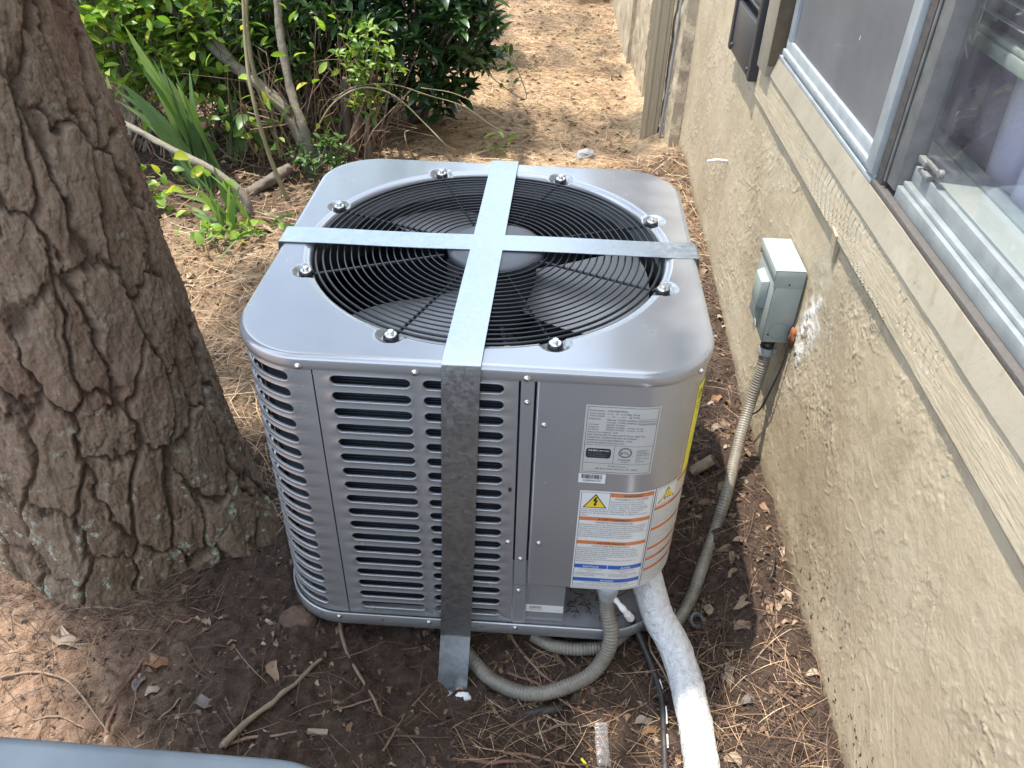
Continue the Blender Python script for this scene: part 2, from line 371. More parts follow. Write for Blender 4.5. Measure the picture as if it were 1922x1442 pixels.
def mat_trim():
    t = NT('rough_sawn_painted_board'); v = t.coord()
    n = t.noise(v, 5, 5, .7); n3 = t.noise(t.coord((1, .12, 1)), 160, 4, .7)
    mp = t.n('Mapping'); tc = t.n('TexCoord'); t.l(tc.outputs['Object'], mp.inputs[0]); mp.inputs['Location'].default_value = (0, .1, .02)
    a = t.attr('arc'); k = t.noise(v, 60, 3, .6)
    c = t.ramp(n, [(.3, (.315, .26, .18)), (.55, (.39, .327, .232)), (.75, (.44, .38, .285))])
    c = t.mix(t.math('MULTIPLY', a, .30), c, (.24, .20, .13)); c = t.mix(t.ramp(t.noise(v, 11, 4, .6), [(.58, (0,)*3), (.75, (.55,)*3)]), c, (.30, .23, .13))
    t.set(c, .7); t.bump(t.math('SUBTRACT', t.math('ADD', n3, t.math('MULTIPLY', k, .7)), t.math('MULTIPLY', a, 1.6)), .0020, .9); return t.m
MT['trim'] = mat_trim()
def mat_cream():
    t = NT('weathered_cream_paint'); v = t.coord(); n = t.noise(v, 4, 5, .65); n2 = t.noise(v, 30, 5, .7, .5)
    c = t.ramp(n, [(.3, (.20, .175, .13)), (.6, (.26, .232, .178)), (.8, (.32, .295, .235))])
    c = t.mix(t.ramp(n2, [(.53, (0,)*3), (.66, (.6,)*3)]), c, (.20, .16, .10)); c = t.mix(t.ramp(n2, [(.66, (0,)*3), (.71, (.7,)*3)]), c, (.10, .08, .075))
    t.set(c, .6); t.bump(n2, .0015, .8); return t.m
MT['cream'] = mat_cream()
MT['stain'] = simple('stained_dark_reveal', (.10, .075, .045), .8, 0, .5, 40, .001)
MT['rust'] = simple('orange_foam_filler', (.22, .075, .025), .85, 0, .7, 90, .004)
MT['downspout'] = simple('beige_enamelled_downspout', (.33, .275, .19), .45, 0, .1, 8)
def mat_ground():
    t = NT('ground_soil'); v = t.coord(); n = t.noise(v, 7, 6, .65); n2 = t.noise(v, 45, 6, .7); n3 = t.noise(v, 220, 4, .7)
    soil = t.ramp(n2, [(.3, (.030, .020, .014)), (.5, (.068, .045, .033)), (.72, (.125, .088, .066))])
    soil = t.mix(t.ramp(n, [(.4, (0,)*3), (.65, (.6,)*3)]), soil, (.095, .064, .046))
    path = t.ramp(n2, [(.3, (.19, .12, .065)), (.5, (.38, .27, .165)), (.72, (.58, .45, .30))])
    sunlit_soil = t.ramp(n2, [(.3, (.20, .12, .075)), (.7, (.42, .28, .19))])  # pale sunlit look put into the soil colour
    c = t.mix(t.attr('path'), soil, path); c = t.mix(t.attr('sunlit_soil'), c, sunlit_soil)
    c = t.mix(t.ramp(t.noise(v, 120, 3, .5), [(.70, (0,)*3), (.76, (.6,)*3)]), c, (.55, .48, .40))
    t.set(c, .92, 0, .2); t.bump(t.math('ADD', n2, t.math('MULTIPLY', n3, .4)), .02, .9); return t.m
MT['ground'] = mat_ground()
def mat_var(name, stops, rough=.7, trans=0., spec=.4, bump=0):
    t = NT(name); oi = t.n('ObjectInfo'); r = t.math('FRACT', t.math('ADD', t.attr('rnd'), oi.outputs['Random']))
    c = t.ramp(r, stops); v = t.coord(); n = t.noise(v, 40, 3, .6); c = t.mix(t.math('MULTIPLY', n, .5), c, t.mix(1., c, (.55, .55, .5), 'MULTIPLY'))
    t.set(c, rough, 0, spec)
    if trans:
        tl = t.n('BsdfTranslucent'); t.l(t.mix(1., c, (1.5, 1.6, .6), 'MULTIPLY'), tl.inputs[0]); m = t.n('MixShader'); m.inputs[0].default_value = trans
        t.l(t.b.outputs[0], m.inputs[1]); t.l(tl.outputs[0], m.inputs[2]); t.l(m.outputs[0], t.out.inputs['Surface'])
    if bump: t.bump(n, bump)
    return t.m
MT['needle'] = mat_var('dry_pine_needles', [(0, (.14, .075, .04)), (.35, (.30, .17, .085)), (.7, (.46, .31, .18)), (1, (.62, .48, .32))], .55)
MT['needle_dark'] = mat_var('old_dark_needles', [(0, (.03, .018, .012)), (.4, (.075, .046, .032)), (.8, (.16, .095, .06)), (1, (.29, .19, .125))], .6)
MT['deadleaf'] = mat_var('dry_leaf', [(0, (.10, .055, .03)), (.3, (.20, .12, .07)), (.6, (.24, .15, .09)), (.85, (.32, .24, .17)), (1, (.40, .32, .24))], .65, .1)
MT['deadleaf_o'] = mat_var('orange_dry_leaf', [(0, (.26, .13, .06)), (1, (.33, .19, .10))], .55, .1); MT['deadleaf_p'] = mat_var('pale_dry_leaf', [(0, (.26, .19, .14)), (1, (.34, .26, .20))], .6, .1); MT['deadleaf_g'] = mat_var('grey_dry_leaf', [(0, (.12, .10, .09)), (1, (.17, .145, .13))], .7)
MT['clod'] = mat_var('soil_crumbs', [(0, (.05, .034, .025)), (.5, (.10, .07, .05)), (1, (.24, .17, .12))], .9)
MT['leaf_dark'] = mat_var('glossy_dark_leaf', [(0, (.012, .035, .012)), (.5, (.025, .065, .02)), (.85, (.05, .11, .03)), (1, (.09, .17, .04))], .3, .22, .5)
MT['leaf_light'] = mat_var('bright_green_leaf', [(0, (.08, .17, .025)), (.5, (.17, .29, .045)), (.9, (.28, .38, .06)), (1, (.42, .38, .05))], .4, .4)
MT['leaf_mid'] = mat_var('mid_green_leaf', [(0, (.03, .07, .02)), (.5, (.06, .13, .03)), (1, (.12, .20, .05))], .4, .3)
MT['blade_leaf'] = mat_var('strap_leaf', [(0, (.07, .14, .05)), (.5, (.13, .22, .075)), (1, (.24, .34, .11))], .45, .3)
MT['blade_dry'] = mat_var('dry_strap_leaf', [(0, (.30, .22, .10)), (1, (.42, .33, .17))], .6, .2)
MT['pineneedle'] = mat_var('living_pine_needles', [(0, (.03, .06, .02)), (1, (.06, .11, .03))], .5, .1)
def mat_bark(name, tint=1.):
    t = NT(name); v = t.coord(); n = t.noise(v, 6, 4, .6); n2 = t.noise(t.coord((1, 1, .35)), 45, 5, .7); n3 = t.noise(v, 130, 4, .7)
    c = t.ramp(n2, [(.25, (.088, .055, .036)), (.5, (.158, .108, .072)), (.75, (.26, .195, .14))])
    c = t.mix(t.ramp(n, [(.45, (0,)*3), (.7, (.55,)*3)]), c, (.125, .06, .038)); c = t.mix(t.math('MULTIPLY', t.attr('plate'), .4), c, (.245, .188, .135))
    c = t.mix(t.math('MULTIPLY', t.attr('crack'), .6), c, (.04, .027, .02)); 
    ln = t.ramp(t.noise(v, 28, 5, .75), [(.585, (0,)*3), (.62, (1,)*3)]); c = t.mix(t.math('MULTIPLY', ln, t.attr('lichen')), c, (.34, .37, .29))
    c = t.mix(t.math('MULTIPLY', t.attr('moss'), .15), c, (.07, .075, .03))
    t.set(c, .85, 0, .25); t.bump(t.math('ADD', n2, t.math('MULTIPLY', n3, .6)), .007, .9); return t.m
MT['bark'] = mat_bark('pine_bark')
MT['stem'] = simple('grey_brown_bark', (.13, .105, .08), .85, 0, .5, 60, .002); MT['stem_lichen'] = simple('lichened_grey_bark', (.165, .145, .11), .85, 0, .45, 70, .003)
MT['stem_dark'] = simple('dark_rotten_wood', (.10, .06, .04), .9, 0, .6, 60, .003); MT['twig'] = simple('dry_brown_twig', (.20, .13, .085), .75, 0, .35, 60, .001); MT['wood'] = simple('split_pale_wood', (.19, .145, .095), .8, 0, .7, 45, .004); MT['vine'] = simple('pale_vine_stem', (.20, .175, .095), .6, 0, .2, 40); MT['root'] = simple('red_brown_root', (.17, .085, .055), .7, 0, .4, 50, .001)
MT['concrete'] = simple('stained_concrete', (.22, .21, .20), .85, 0, .25, 20, .002); MT['stone'] = simple('grey_stone', (.24, .24, .25), .8, 0, .4, 30, .004); MT['tanblock'] = simple('tan_painted_block', (.42, .32, .18), .7)

# ------------------------------------------------------------------ ground
def axis(segs):
    out = [segs[0][0]]
    for a, b, st in segs:
        n = max(1, int(round((b-a)/st))); out += list(np.linspace(a, b, n+1)[1:])
    return np.array(out)
gx = axis([(-60, -8, 4), (-8, -2, .4), (-2, -1.1, .03), (-1.1, .68, .0065), (.68, 1.0, .08), (1, 8, 1.), (8, 60, 8)])
gy = axis([(-60, -6, 6), (-6, -1.0, .35), (-1.0, .9, .0065), (.9, 2.4, .012), (2.4, 6, .035), (6, 14, .5), (14, 80, 6)])
GX, GY = np.meshgrid(gx, gy, indexing='ij'); X, Y = GX.ravel(), GY.ravel()
amp = 1.-sst(np.abs(X), 4, 8)
Z = ground_h(np.clip(X, -3, .7), np.clip(Y, -2, 6)) + ground_noise(X, Y)*amp
cl = fbm(X*38, Y*38, 0, 31, 3); Z += .012*sst(cl, .56, .72)*sst(Y, -2, -1)*(1-sst(Y, 1.6, 2.2))
path = np.clip(sst(Y, .75, 1.6)*sst(X+.25*fbm(X*3, Y*3, 0, 8, 2), -1.0+0*Y, -.15) + sst(Y, 2.6, 3.4), 0, 1)*(1-.85*np.exp(-((X-.48)**2/.05+(Y-1.7)**2/.10)))
path = np.maximum(path, .55*sst(-X, .42, .62)*sst(Y, .0, .4)*(1-sst(Y, 1.1, 1.5)))
sunlit_soil = sst(-X-.35*(fbm(X*4, Y*4, 0, 12, 3)-.5), .50, .80)*sst(-Y, .05, .45)  # lower left soil kept pale, painting in the sunlight there
mesh('ground', np.stack([X, Y, Z], -1), gridfaces(len(gx), len(gy)), MT['ground'], attrs=dict(path=path, sunlit_soil=sunlit_soil))['kind'] = 'structure'

# ------------------------------------------------------------------ pine tree
def trunk_c(z): return np.array([-.812-.085*(z+.2)-.01*max(0, z-.6), -.08+.03*max(0, z-.4)])
def trunk_r(z): return .230+.03*math.exp(-(z+.68)/.12)+.022*math.exp(-(z+.68)/.5)-.018*max(0., z)
def bark_mesh(name, zs, nth, parent, detail=True):
    th = np.arange(nth)*2*PI/nth; zs = np.asarray(zs); T, Zz = np.meshgrid(th, zs, indexing='ij'); T, Zz = T.ravel(), Zz.ravel()
    c0 = np.array([trunk_c(z) for z in zs]); r0 = np.array([trunk_r(z) for z in zs])
    C = np.tile(c0, (nth, 1)); Rr = np.tile(r0, nth)
    NU = 21; wu = .34*(fbm(np.cos(T)*2.4+5, np.sin(T)*2.4, Zz*5, 21, 4)-.5); wz = .20*(fbm(np.cos(T)*3, np.sin(T)*3+7, Zz*8, 22, 4)-.5)
    fine = .10*(fbm(np.cos(T)*14, np.sin(T)*14, Zz*30, 24, 3)-.5)
    tw = T/(2*PI)*NU + 3.0*wu+ fine*3.5 - Zz*1.6; zz = Zz/.18 + 4.*wz + fine*3.5
    F1, F2, ID = worley(tw, zz, 40, NU); e = F2-F1
    crack = 1-sst(e, .0, .15)
    G1, G2, ID2 = worley(tw*2.2+3.3, zz*1.7+1.7, 50, None); e2 = G2-G1; crack2 = (1-sst(e2, .0, .10))
    n1 = fbm(np.cos(T)*6, np.sin(T)*6, Zz*9, 25, 4)-.5; n2 = fbm(np.cos(T)*30, np.sin(T)*30, Zz*60, 26, 3)-.5
    tilt = (tw-np.floor(tw)-.5)*(ID-.5)*.012; n3 = fbm(np.cos(T)*60, np.sin(T)*60, Zz*60, 28, 3)-.5; step = np.floor(fbm(np.cos(T)*9, np.sin(T)*9, Zz*16, 29, 4)*9)/9-.5
    dz = .009*ID-.012*crack-.003*crack2*(ID2 > .4)+.005*n1+.004*n2+.005*n3+.014*step+tilt
    lob = .035*np.cos(T*5+1.)*np.exp(-(Zz+.68)/.10)+.02*np.cos(T*3+.4)*np.exp(-(Zz+.68)/.25)
    R_ = Rr+dz+lob
    V = np.stack([C[:, 0]+R_*np.cos(T), C[:, 1]+R_*np.sin(T), Zz], -1)
    lich = np.clip(1.0*np.exp(-np.maximum(Zz+.55, 0)/.16)+.16, 0, 1)*(1-.8*crack); moss = np.exp(-np.maximum(Zz+.62, 0)/.12)
    return mesh(name, V, gridfaces(nth, len(zs), True), MT['bark'], parent, attrs=dict(crack=np.clip(crack+.35*crack2, 0, 1), plate=ID*(1-crack), lichen=lich, moss=moss))
pine = thing('pine_tree', (-.78, -.08, -.68), 'thick leaning pine trunk with plated grey brown bark and pale lichen', 'tree')
pt = bark_mesh('trunk', np.concatenate([np.linspace(-.78, .62, 520), np.linspace(.64, 1.2, 30), np.linspace(1.3, 5.0, 30)]), 620, pine)
# crown out of the frame: limbs, and needle tufts placed up-sun to shade chosen areas
def shade_points(n, boxes):
    out = []
    a = np.array([(b[1]-b[0])*(b[3]-b[2])*b[4] for b in boxes]); a /= a.sum()
    k = rng.choice(len(boxes), n, p=a)
    for i in k:
        b = boxes[i]; out.append((rng.uniform(b[0], b[1]), rng.uniform(b[2], b[3])))
    return np.array(out)
boxes = [(-.50, .27, -.33, .46, 1.6), (-.74, -.08, -.60, -.33, 1.6), (-1.02, -.5, -.34, .2, 1.3), (-.88, -.6, -.48, -.34, 1.5), (-1.1, .30, .42, 1.05, .45), (-.82, .02, -1.45, -.92, 1.3), (-.9, .2, 1.1, 1.5, .25), (-.5, .5, 2.1, 2.6, .3), (-1.6, .3, 3.2, 5.6, .12)]
NTF = 3000
q = shade_points(NTF, boxes); hgt = rng.uniform(3.4, 5.6, NTF)
Pt = np.stack([q[:, 0]+SD[0]/SD[2]*hgt, q[:, 1]+SD[1]/SD[2]*hgt, hgt], -1)
nb = np.array([(0, -.0022, 0), (0, .0022, 0), (.13, .0008, .0), (.13, -.0008, 0)])
NN = 20; PP = np.repeat(Pt, NN, 0); az = rng.uniform(0, 2*PI, len(PP)); el = rng.uniform(-.5, .7, len(PP)); Rm = eulers(az, el, rng.uniform(0, PI, len(PP)))
V, Fq, rnd = scatter(nb, np.array([[0, 3, 2, 1]]), PP+rng.normal(0, .012, PP.shape), Rm, rng.uniform(.75, 1.3, len(PP)))
cr = mesh('crown', V, Fq, MT['pineneedle'], pine, attrs=dict(rnd=rnd)); cr['kind'] = 'stuff'
LV, LF, nn_ = [], [], 0
for i in range(26):
    tgt = Pt[rng.integers(NTF)]; z0 = rng.uniform(3.0, 5.2); c = trunk_c(z0)
    P = spline([(c[0], c[1], z0), ((c[0]+tgt[0])/2+rng.normal(0, .05), (c[1]+tgt[1])/2+rng.normal(0, .05), (z0+tgt[2])/2+.12), tuple(tgt)], 10)
    a, b = tube_geo(P, np.linspace(.028, .008, 10), 6); LV.append(a); LF.append(b+nn_); nn_ += len(a)
mesh('limb', np.vstack(LV), np.vstack(LF), MT['stem'], pine)

# ------------------------------------------------------------------ condenser unit
A_, RC = .37, .12; WF = A_-RC; ARC = RC*PI/2; PER = 8*WF+4*ARC
def perim(u, d=0.):
    """outline position and outward normal; u=0 middle of the front, grows to the right"""
    u = np.atleast_1d(np.asarray(u, float)); s = (u+WF) % PER; side = 2*WF+ARC; k = np.floor(s/side).astype(int); t = s-k*side
    st = np.minimum(t, 2*WF); an = np.maximum(t-2*WF, 0)/RC
    x = -WF+st; y = np.full_like(x, -WF); nx = np.sin(an); ny = -np.cos(an)
    px, py = x+nx*(RC+d), y+ny*(RC+d)
    c, s_ = np.cos(k*PI/2), np.sin(k*PI/2)
    return np.stack([c*px-s_*py, s_*px+c*py], -1), np.stack([c*nx-s_*ny, s_*nx+c*ny], -1)
def pm(u, z, d=0.):
    p, n = perim(u, d); z = np.broadcast_to(z, p.shape[:1]); return np.column_stack([p, z])
unit = thing('air_conditioner', (0, 0, -.66), 'grey outdoor air conditioner beside the stucco wall with metal straps crossed on top', 'air conditioner')
# lid
us = np.linspace(-PER/2, PER/2, 880, endpoint=False); po, _ = perim(us); ang = np.arctan2(po[:, 1], po[:, 0]); RH = .317
hole = np.stack([np.cos(ang), np.sin(ang)], -1)*RH; RB = .3259
bang = [math.radians(112.5-45*k) for k in range(8)]; BC = np.array([(RB*math.cos(t), RB*math.sin(t)) for t in bang])
rows = []
for dd, zz in ((-.022, -.03), (-.006, -.03), (-.001, -.024), (0, -.016), (0, -.010)):
    rows.append(pm(us, zz, dd-0.001*(zz < -.02)))
for k in range(1, 7):
    t = k/6*PI/2; p, _ = perim(us, -.010+.010*math.cos(t)); rows.append(np.column_stack([p, np.full(len(us), -.010+.010*math.sin(t))]))
outer = rows[-1][:, :2]
for t in list(np.linspace(0, 1, 34)[1:]):
    p = outer*(1-t)+hole*t
    d = np.min(np.linalg.norm(p[:, None, :]-BC[None], axis=2), axis=1)
    rr = np.linalg.norm(p, axis=1)
    z = -.0085*(1-sst(d, .013, .026)) - .0035*(1-sst(rr, RH, RH+.012)) + .0012*(1-t)*0
    rows.append(np.column_stack([p, z]))
for rr, zz in ((RH-.003, -.008), (RH-.004, -.016), (RH-.004, -.05)): rows.append(np.column_stack([hole/RH*rr, np.full(len(us), zz)]))
R_ = np.stack(rows, 1); mesh('top_cover', R_.reshape(-1, 3), gridfaces(len(us), R_.shape[1], True), MT['paint'], unit)
# slotted side panels
def slot_panel(name, u0, u1, z0, z1, slots, rows_z, hh, parent, d=0., capn=6):
    V, Fc = [], []
    def addring(a, b, n, closed=True):
        for i in range(n):
            j = (i+1) % n; Fc.append((a+i, a+j, b+j, b+i))
    zb = [z1] + [(rows_z[i]+rows_z[i+1])/2 for i in range(len(rows_z)-1)] + [z0]
    # column bounds
    ub = [u0]+[(slots[i][1]+slots[i+1][0])/2 for i in range(len(slots)-1)]+[u1]
    for ci, (s0, s1) in enumerate(slots):
        nl = max(2, int((s1-s0)/.010))
        for ri, zc in enumerate(rows_z):
            c0, c1, t0, t1 = ub[ci], ub[ci+1], zb[ri+1], zb[ri]
            h = hh/2; a0, a1 = s0+h, s1-h
            pts = []; out = []
            for k in range(nl+1): x = a0+(a1-a0)*k/nl; pts.append((x, 0, 0., 1.)); out.append((x, t1))
            angs = [PI/2-PI*k/(2*capn) for k in range(1, 2*capn)]
            for a in angs:
                dx, dz = math.cos(a), math.sin(a); pts.append((a1, 0, dx, dz))
                out.append(None)
            for k in range(nl+1): x = a1-(a1-a0)*k/nl; pts.append((x, 0, 0., -1.)); out.append((x, t0))
            for a in angs: pts.append((a0, 0, -math.cos(a), -math.sin(a))); out.append(None)
            def outpt(x, dx, dz):
                ex = (c1-x) if dx > 0 else (x-c0); ez = (t1-zc) if dz > 0 else (zc-t0)
                if abs(dx) < 1e-6: return (x, zc+math.copysign(ez, dz))
                if abs(dz) < 1e-6: return (x+math.copysign(ex, dx), zc)
                # snap the diagonal to the corner
                if abs(abs(dx)-abs(dz)) < .15: return (x+math.copysign(ex, dx), zc+math.copysign(ez, dz))
                if abs(dx) > abs(dz): return (x+math.copysign(ex, dx), zc+dz/abs(dx)*ez)
                return (x+dx/abs(dz)*ex, zc+math.copysign(ez, dz))
            n = len(pts); base = len(V)
            O = [o if o else outpt(p[0], p[2], p[3]) for o, p in zip(out, pts)]
            rings = [(None, 0.)]+[(h+.0026, 0.), (h+.0016, .0007), (h+.0006, .0007), (h, -.0001), (h-.0001, -.0032)]
            for rr, dd in rings:
                for o, p in zip(O, pts):
                    if rr is None: uu, z_ = o
                    else: uu, z_ = p[0]+p[2]*rr, zc+p[3]*rr
                    V.append((uu, z_, dd+d))
            for k in range(len(rings)-1): addring(base+k*n, base+(k+1)*n, n)
    V = np.array(V); P = pm(V[:, 0], V[:, 1], 0.); _, nrm = perim(V[:, 0]); P[:, :2] += nrm*V[:, 2:3]
    return mesh(name, P, [tuple(f) for f in Fc], MT['paint'], parent)
ZT, ZB = -.026, -.604; rz = [-.0455-.03125*i for i in range(18)]
DB = -.006
def bent(name, u0, u1, z0, z1, d, th, mat, parent, nu=None, fl=.0, nz=1):
    nu = nu or max(2, int(abs(u1-u0)/.012)+1); U = np.linspace(u0, u1, nu)
    Zs = np.linspace(z0, z1, nz+1)
    if th:
        prof = [(z0, d-th)]+[(z, d) for z in Zs]+[(z1, d-th)]
    else: prof = [(z, d) for z in Zs]
    G = np.stack([pm(U, z, dd) for z, dd in prof], 1); k = len(prof); V = G.reshape(-1, 3); Fc = gridfaces(nu, k).tolist()
    if th: Fc += [list(range(k))[::-1], [(nu-1)*k+i for i in range(k)]]
    return mesh(name, V, Fc, mat, parent, smooth=False)
slot_panel('corner_louver_panel', -.455, -.2345, ZB, ZT, [(-.435, -.2735)], rz, .0180, unit, DB)
slot_panel('front_louver_panel', -.2325, .0740, ZB, ZT, [(-.208, -.0875), (-.0685, .0525)], rz, .0172, unit, DB)
q0 = -.4565
for nm, n_ in (('side_louver_panel', 4),):
    slot_panel(nm, -.969, q0, ZB, ZT, [(-.954+.1245*i, -.954+.1245*i+.105) for i in range(4)], rz, .0155, unit, DB, 4)
slot_panel('rear_louver_panel', -1.66, -.971, ZB, ZT, [(-1.645+.1345*i, -1.645+.1345*i+.115) for i in range(5)], rz, .0155, unit, DB, 4)
# right hand blank sheet (u .25+ .. round the right side)
bent('side_panel', .560, PER-1.6615, ZB, ZT, DB, .003, MT['paint'], unit)
bent('corner_post', .0775, .0975, -.4905, ZT, DB+.0015, .004, MT['paint'], unit)
bent('corner_post', .0775, .0985, ZB, -.4925, DB+.001, .004, MT['paint'], unit)
# access cover: proud sheet wrapping the front right corner
def access():
    u0, u1, z0, z1, rad = .1005, .5585, -.4895, ZT, .010
    U = np.concatenate([np.linspace(u0, u0+rad, 6), np.linspace(u0+rad, u1, 46)[1:]])
    prof_d = [(-.006, 0.), (-.0005, 0.), (.0015, .0012), (.002, .003)]
    rows = []
    for dd, ins in prof_d[:]:
        rows.append((dd, ins))
    V = []
    def zlow(u, ins):
        r = rad-ins; uu = u0+ins
        if u < uu+r: 
            x = max(0, min(1, (uu+r-u)/r)); return z0+ins+r-r*math.sqrt(max(0, 1-x*x))
        return z0+ins
    cols = []
    for u in U:
        col = []
        for dd, ins in rows: col.append((max(u, u0+ins), zlow(max(u, u0+ins), ins), dd+DB))
        col.append((max(u, u0+.003), (z0+z1)/2, .002+DB)); col.append((max(u, u0+.003), z1, .002+DB))
        cols.append(col)
    # left flange
    arr = np.array(cols); k = arr.shape[1]
    V = arr.reshape(-1, 3); P = pm(V[:, 0], V[:, 1], 0.); _, nrm = perim(V[:, 0]); P[:, :2] += nrm*V[:, 2:3]
    Fc = gridfaces(len(U), k).tolist(); nb_ = len(P)
    # left edge strip
    el = np.array([(u0, z0+.012, -.006+DB), (u0, z1, -.006+DB), (u0+.0012, z0+.012, .0012+DB), (u0+.0012, z1, .0012+DB), (u0+.003, z0+.012, .002+DB), (u0+.003, z1, .002+DB)])
    Q = pm(el[:, 0], el[:, 1], 0.); _, nrm = perim(el[:, 0]); Q[:, :2] += nrm*el[:, 2:3]
    P = np.vstack([P, Q]); Fc += [(nb_, nb_+1, nb_+3, nb_+2), (nb_+2, nb_+3, nb_+5, nb_+4)]
    return mesh('access_cover', P, Fc, MT['paint'], unit)
access()
bent('lower_panel', .1005, .172, ZB, -.485, DB-.004, .003, MT['paint'], unit)
# cavity behind the lower right corner
m = MB()
m.add([(.172, -.363, -.60), (.172, -.363, -.47), (.172, -.20, -.47), (.172, -.20, -.60)], [(0, 1, 2, 3)])
m.add([(.172, -.20, -.60), (.172, -.20, -.47), (.34, -.15, -.47), (.34, -.15, -.60)], [(0, 1, 2, 3)])
m.build('inner_partition', MT['paint'], unit)
# base pan
Un = np.linspace(-PER/2, PER/2, 260, endpoint=False); prof = [(-.02, -.6355), (-.004, -.636), (0, -.632), (0, -.606), (-.001, -.6035), (-.003, -.6035), (-.0045, -.606), (-.006, -.613), (-.015, -.6145), (-.30, -.6145)]
G = np.stack([pm(Un, z, d) if d > -.2 else np.column_stack([perim(Un, -.1)[0]*.0, np.full(len(Un), z)]) for d, z in prof], 1)
mesh('base_pan', G.reshape(-1, 3), gridfaces(len(Un), len(prof), True), MT['paint'], unit)
m = MB(); m.cyl((0, 0, -.68), (0, 0, -.634), .285, .285, 48); m.build('support_pad', MT['hub'], unit)
# coil behind the louvers, dark inner faces
Uc = np.linspace(-1.70, .06, 120)
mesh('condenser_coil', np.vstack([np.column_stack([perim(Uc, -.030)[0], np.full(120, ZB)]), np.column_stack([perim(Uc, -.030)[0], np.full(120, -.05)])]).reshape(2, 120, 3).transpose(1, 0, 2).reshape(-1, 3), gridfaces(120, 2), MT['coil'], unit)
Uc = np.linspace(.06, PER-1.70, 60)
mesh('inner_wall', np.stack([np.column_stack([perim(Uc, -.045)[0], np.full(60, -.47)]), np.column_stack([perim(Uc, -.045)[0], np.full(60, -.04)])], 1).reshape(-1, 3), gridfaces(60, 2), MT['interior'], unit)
th = np.linspace(0, 2*PI, 96, endpoint=False)
G = np.stack([np.column_stack([np.cos(th)*r, np.sin(th)*r, np.full(96, z)]) for r, z in ((.318, -.012), (.318, -.10), (.335, -.14))], 1)
mesh('fan_shroud', G.reshape(-1, 3), gridfaces(96, 3, True), MT['shroud'], unit)
# fan guard: rings, spokes, hub cap
def torus(R, r, z, nR=144, nr=8):
    a = np.linspace(0, 2*PI, nR, endpoint=False); P = np.stack([np.cos(a)*R, np.sin(a)*R, np.full(nR, z)], -1); b = np.linspace(0, 2*PI, nr, endpoint=False)
    V = np.stack([np.outer(np.cos(a), R+r*np.cos(b)), np.outer(np.sin(a), R+r*np.cos(b)), np.tile(z+r*np.sin(b), (nR, 1))], -1).reshape(-1, 3)
    I, J = np.meshgrid(np.arange(nR), np.arange(nr), indexing='ij'); I2, J2 = (I+1) % nR, (J+1) % nr
    return V, np.stack([I*nr+J, I2*nr+J, I2*nr+J2, I*nr+J2], -1).reshape(-1, 4)
GZ = -.0055
for i in range(18):
    R = .0970+i*.01232; V, Fq = torus(R, .00145 if i < 16 else .0023, GZ if i < 16 else GZ-.001); mesh('guard_ring', V, Fq, MT['blackwire'], unit)
for t in bang:
    a = np.array([math.cos(t), math.sin(t)]); b = np.array([-a[1], a[0]]); n_ = 40
    S = np.linspace(.085, .318, n_); P = np.stack([a[0]*S, a[1]*S, GZ-.0042+.0*S], -1)
    tube('guard_spoke', P, .0026, MT['blackwire'], unit, 8, False)
    c = a*RB; mb = MB(); mb.cyl((c[0], c[1], -.0075), (c[0], c[1], -.0015), .0125, .0115, 24); mb.cyl((*(a*.312), -.009), (*(a*.324), -.0065), .005, .005, 10)
    tb = mb.build('bolt_tab', MT['blackwire'], unit, True)
    mb = MB(); mb.cyl((c[0], c[1], -.0015), (c[0], c[1], .0004), .0098, .0092, 24); mb.cyl((c[0], c[1], .0004), (c[0], c[1], .0062), .0056, .0052, 6)
    mb.build('bolt', MT['steel'], tb, False, .0005, 1)
capR = [(0, .0015), (.060, .0013), (.080, .0002), (.087, -.0025), (.0885, -.007), (.0885, -.012)]
G = np.stack([np.column_stack([np.cos(th)*max(r, .0001), np.sin(th)*max(r, .0001), np.full(96, z-.0015)]) for r, z in capR], 1)
mesh('hub_cap', G.reshape(-1, 3)+np.array([.013, .0, 0]), gridfaces(96, len(capR), True), MT['hub'], unit)
m = MB(); m.cyl((.005, 0, -.16), (.005, 0, -.035), .082, .082, 40); m.cyl((.005, 0, -.035), (.005, 0, -.022), .082, .06, 40); m.build('fan_motor', MT['interior'], unit, False, .003)
def blade(phi0):
    nr, na = 14, 16; V = []
    for i in range(nr):
        r = .07+.225*i/(nr-1); half = .44+.08*math.sin(PI*i/(nr-1))
        for j in range(na):
            s = -1+2*j/(na-1); p = phi0+s*half+.25*(i/(nr-1)); V.append((r*math.cos(p), r*math.sin(p), -.070+.024*s*(1-.35*i/(nr-1))-.01*s*s))
    V = np.array(V); return mesh('fan_blade', V, gridfaces(nr, na), MT['blade'], unit)
for p in (math.radians(220), math.radians(344), math.radians(100)): blade(p)
# inside: motor mount bars, cable with clip
for t in (math.radians(-62), math.radians(118)):
    m = MB(); a = np.array([math.cos(t), math.sin(t)]); m.box((a[0]*.19, a[1]*.19, -.15), (.24, .018, .012), np.array(Matrix.Rotation(t, 3, 'Z'))); m.build('motor_mount', MT['interior'], unit)
cb = spline([(.03, -.09, -.12), (.045, -.15, -.135), (.04, -.21, -.13), (.055, -.27, -.15), (.07, -.31, -.2)], 60); rr = .006+.002*np.sin(np.arange(60)*1.7)
tube('motor_cable', cb, rr, MT['blackcable'], unit, 8)
V, Fq = torus(.014, .0025, 0, 30, 8); V = V @ rotm(1.1, .3, .2).T + np.array([.045, -.165, -.125]); mesh('cable_tie', V, Fq, MT['s_yellow'], unit)
# compressor and pipes glimpsed inside
m = MB(); m.cyl((.12, .10, -.60), (.12, .10, -.36), .08, .08, 32); m.cyl((.12, .10, -.36), (.12, .10, -.31), .08, .03, 32); m.build('compressor', MT['interior'], unit, True)
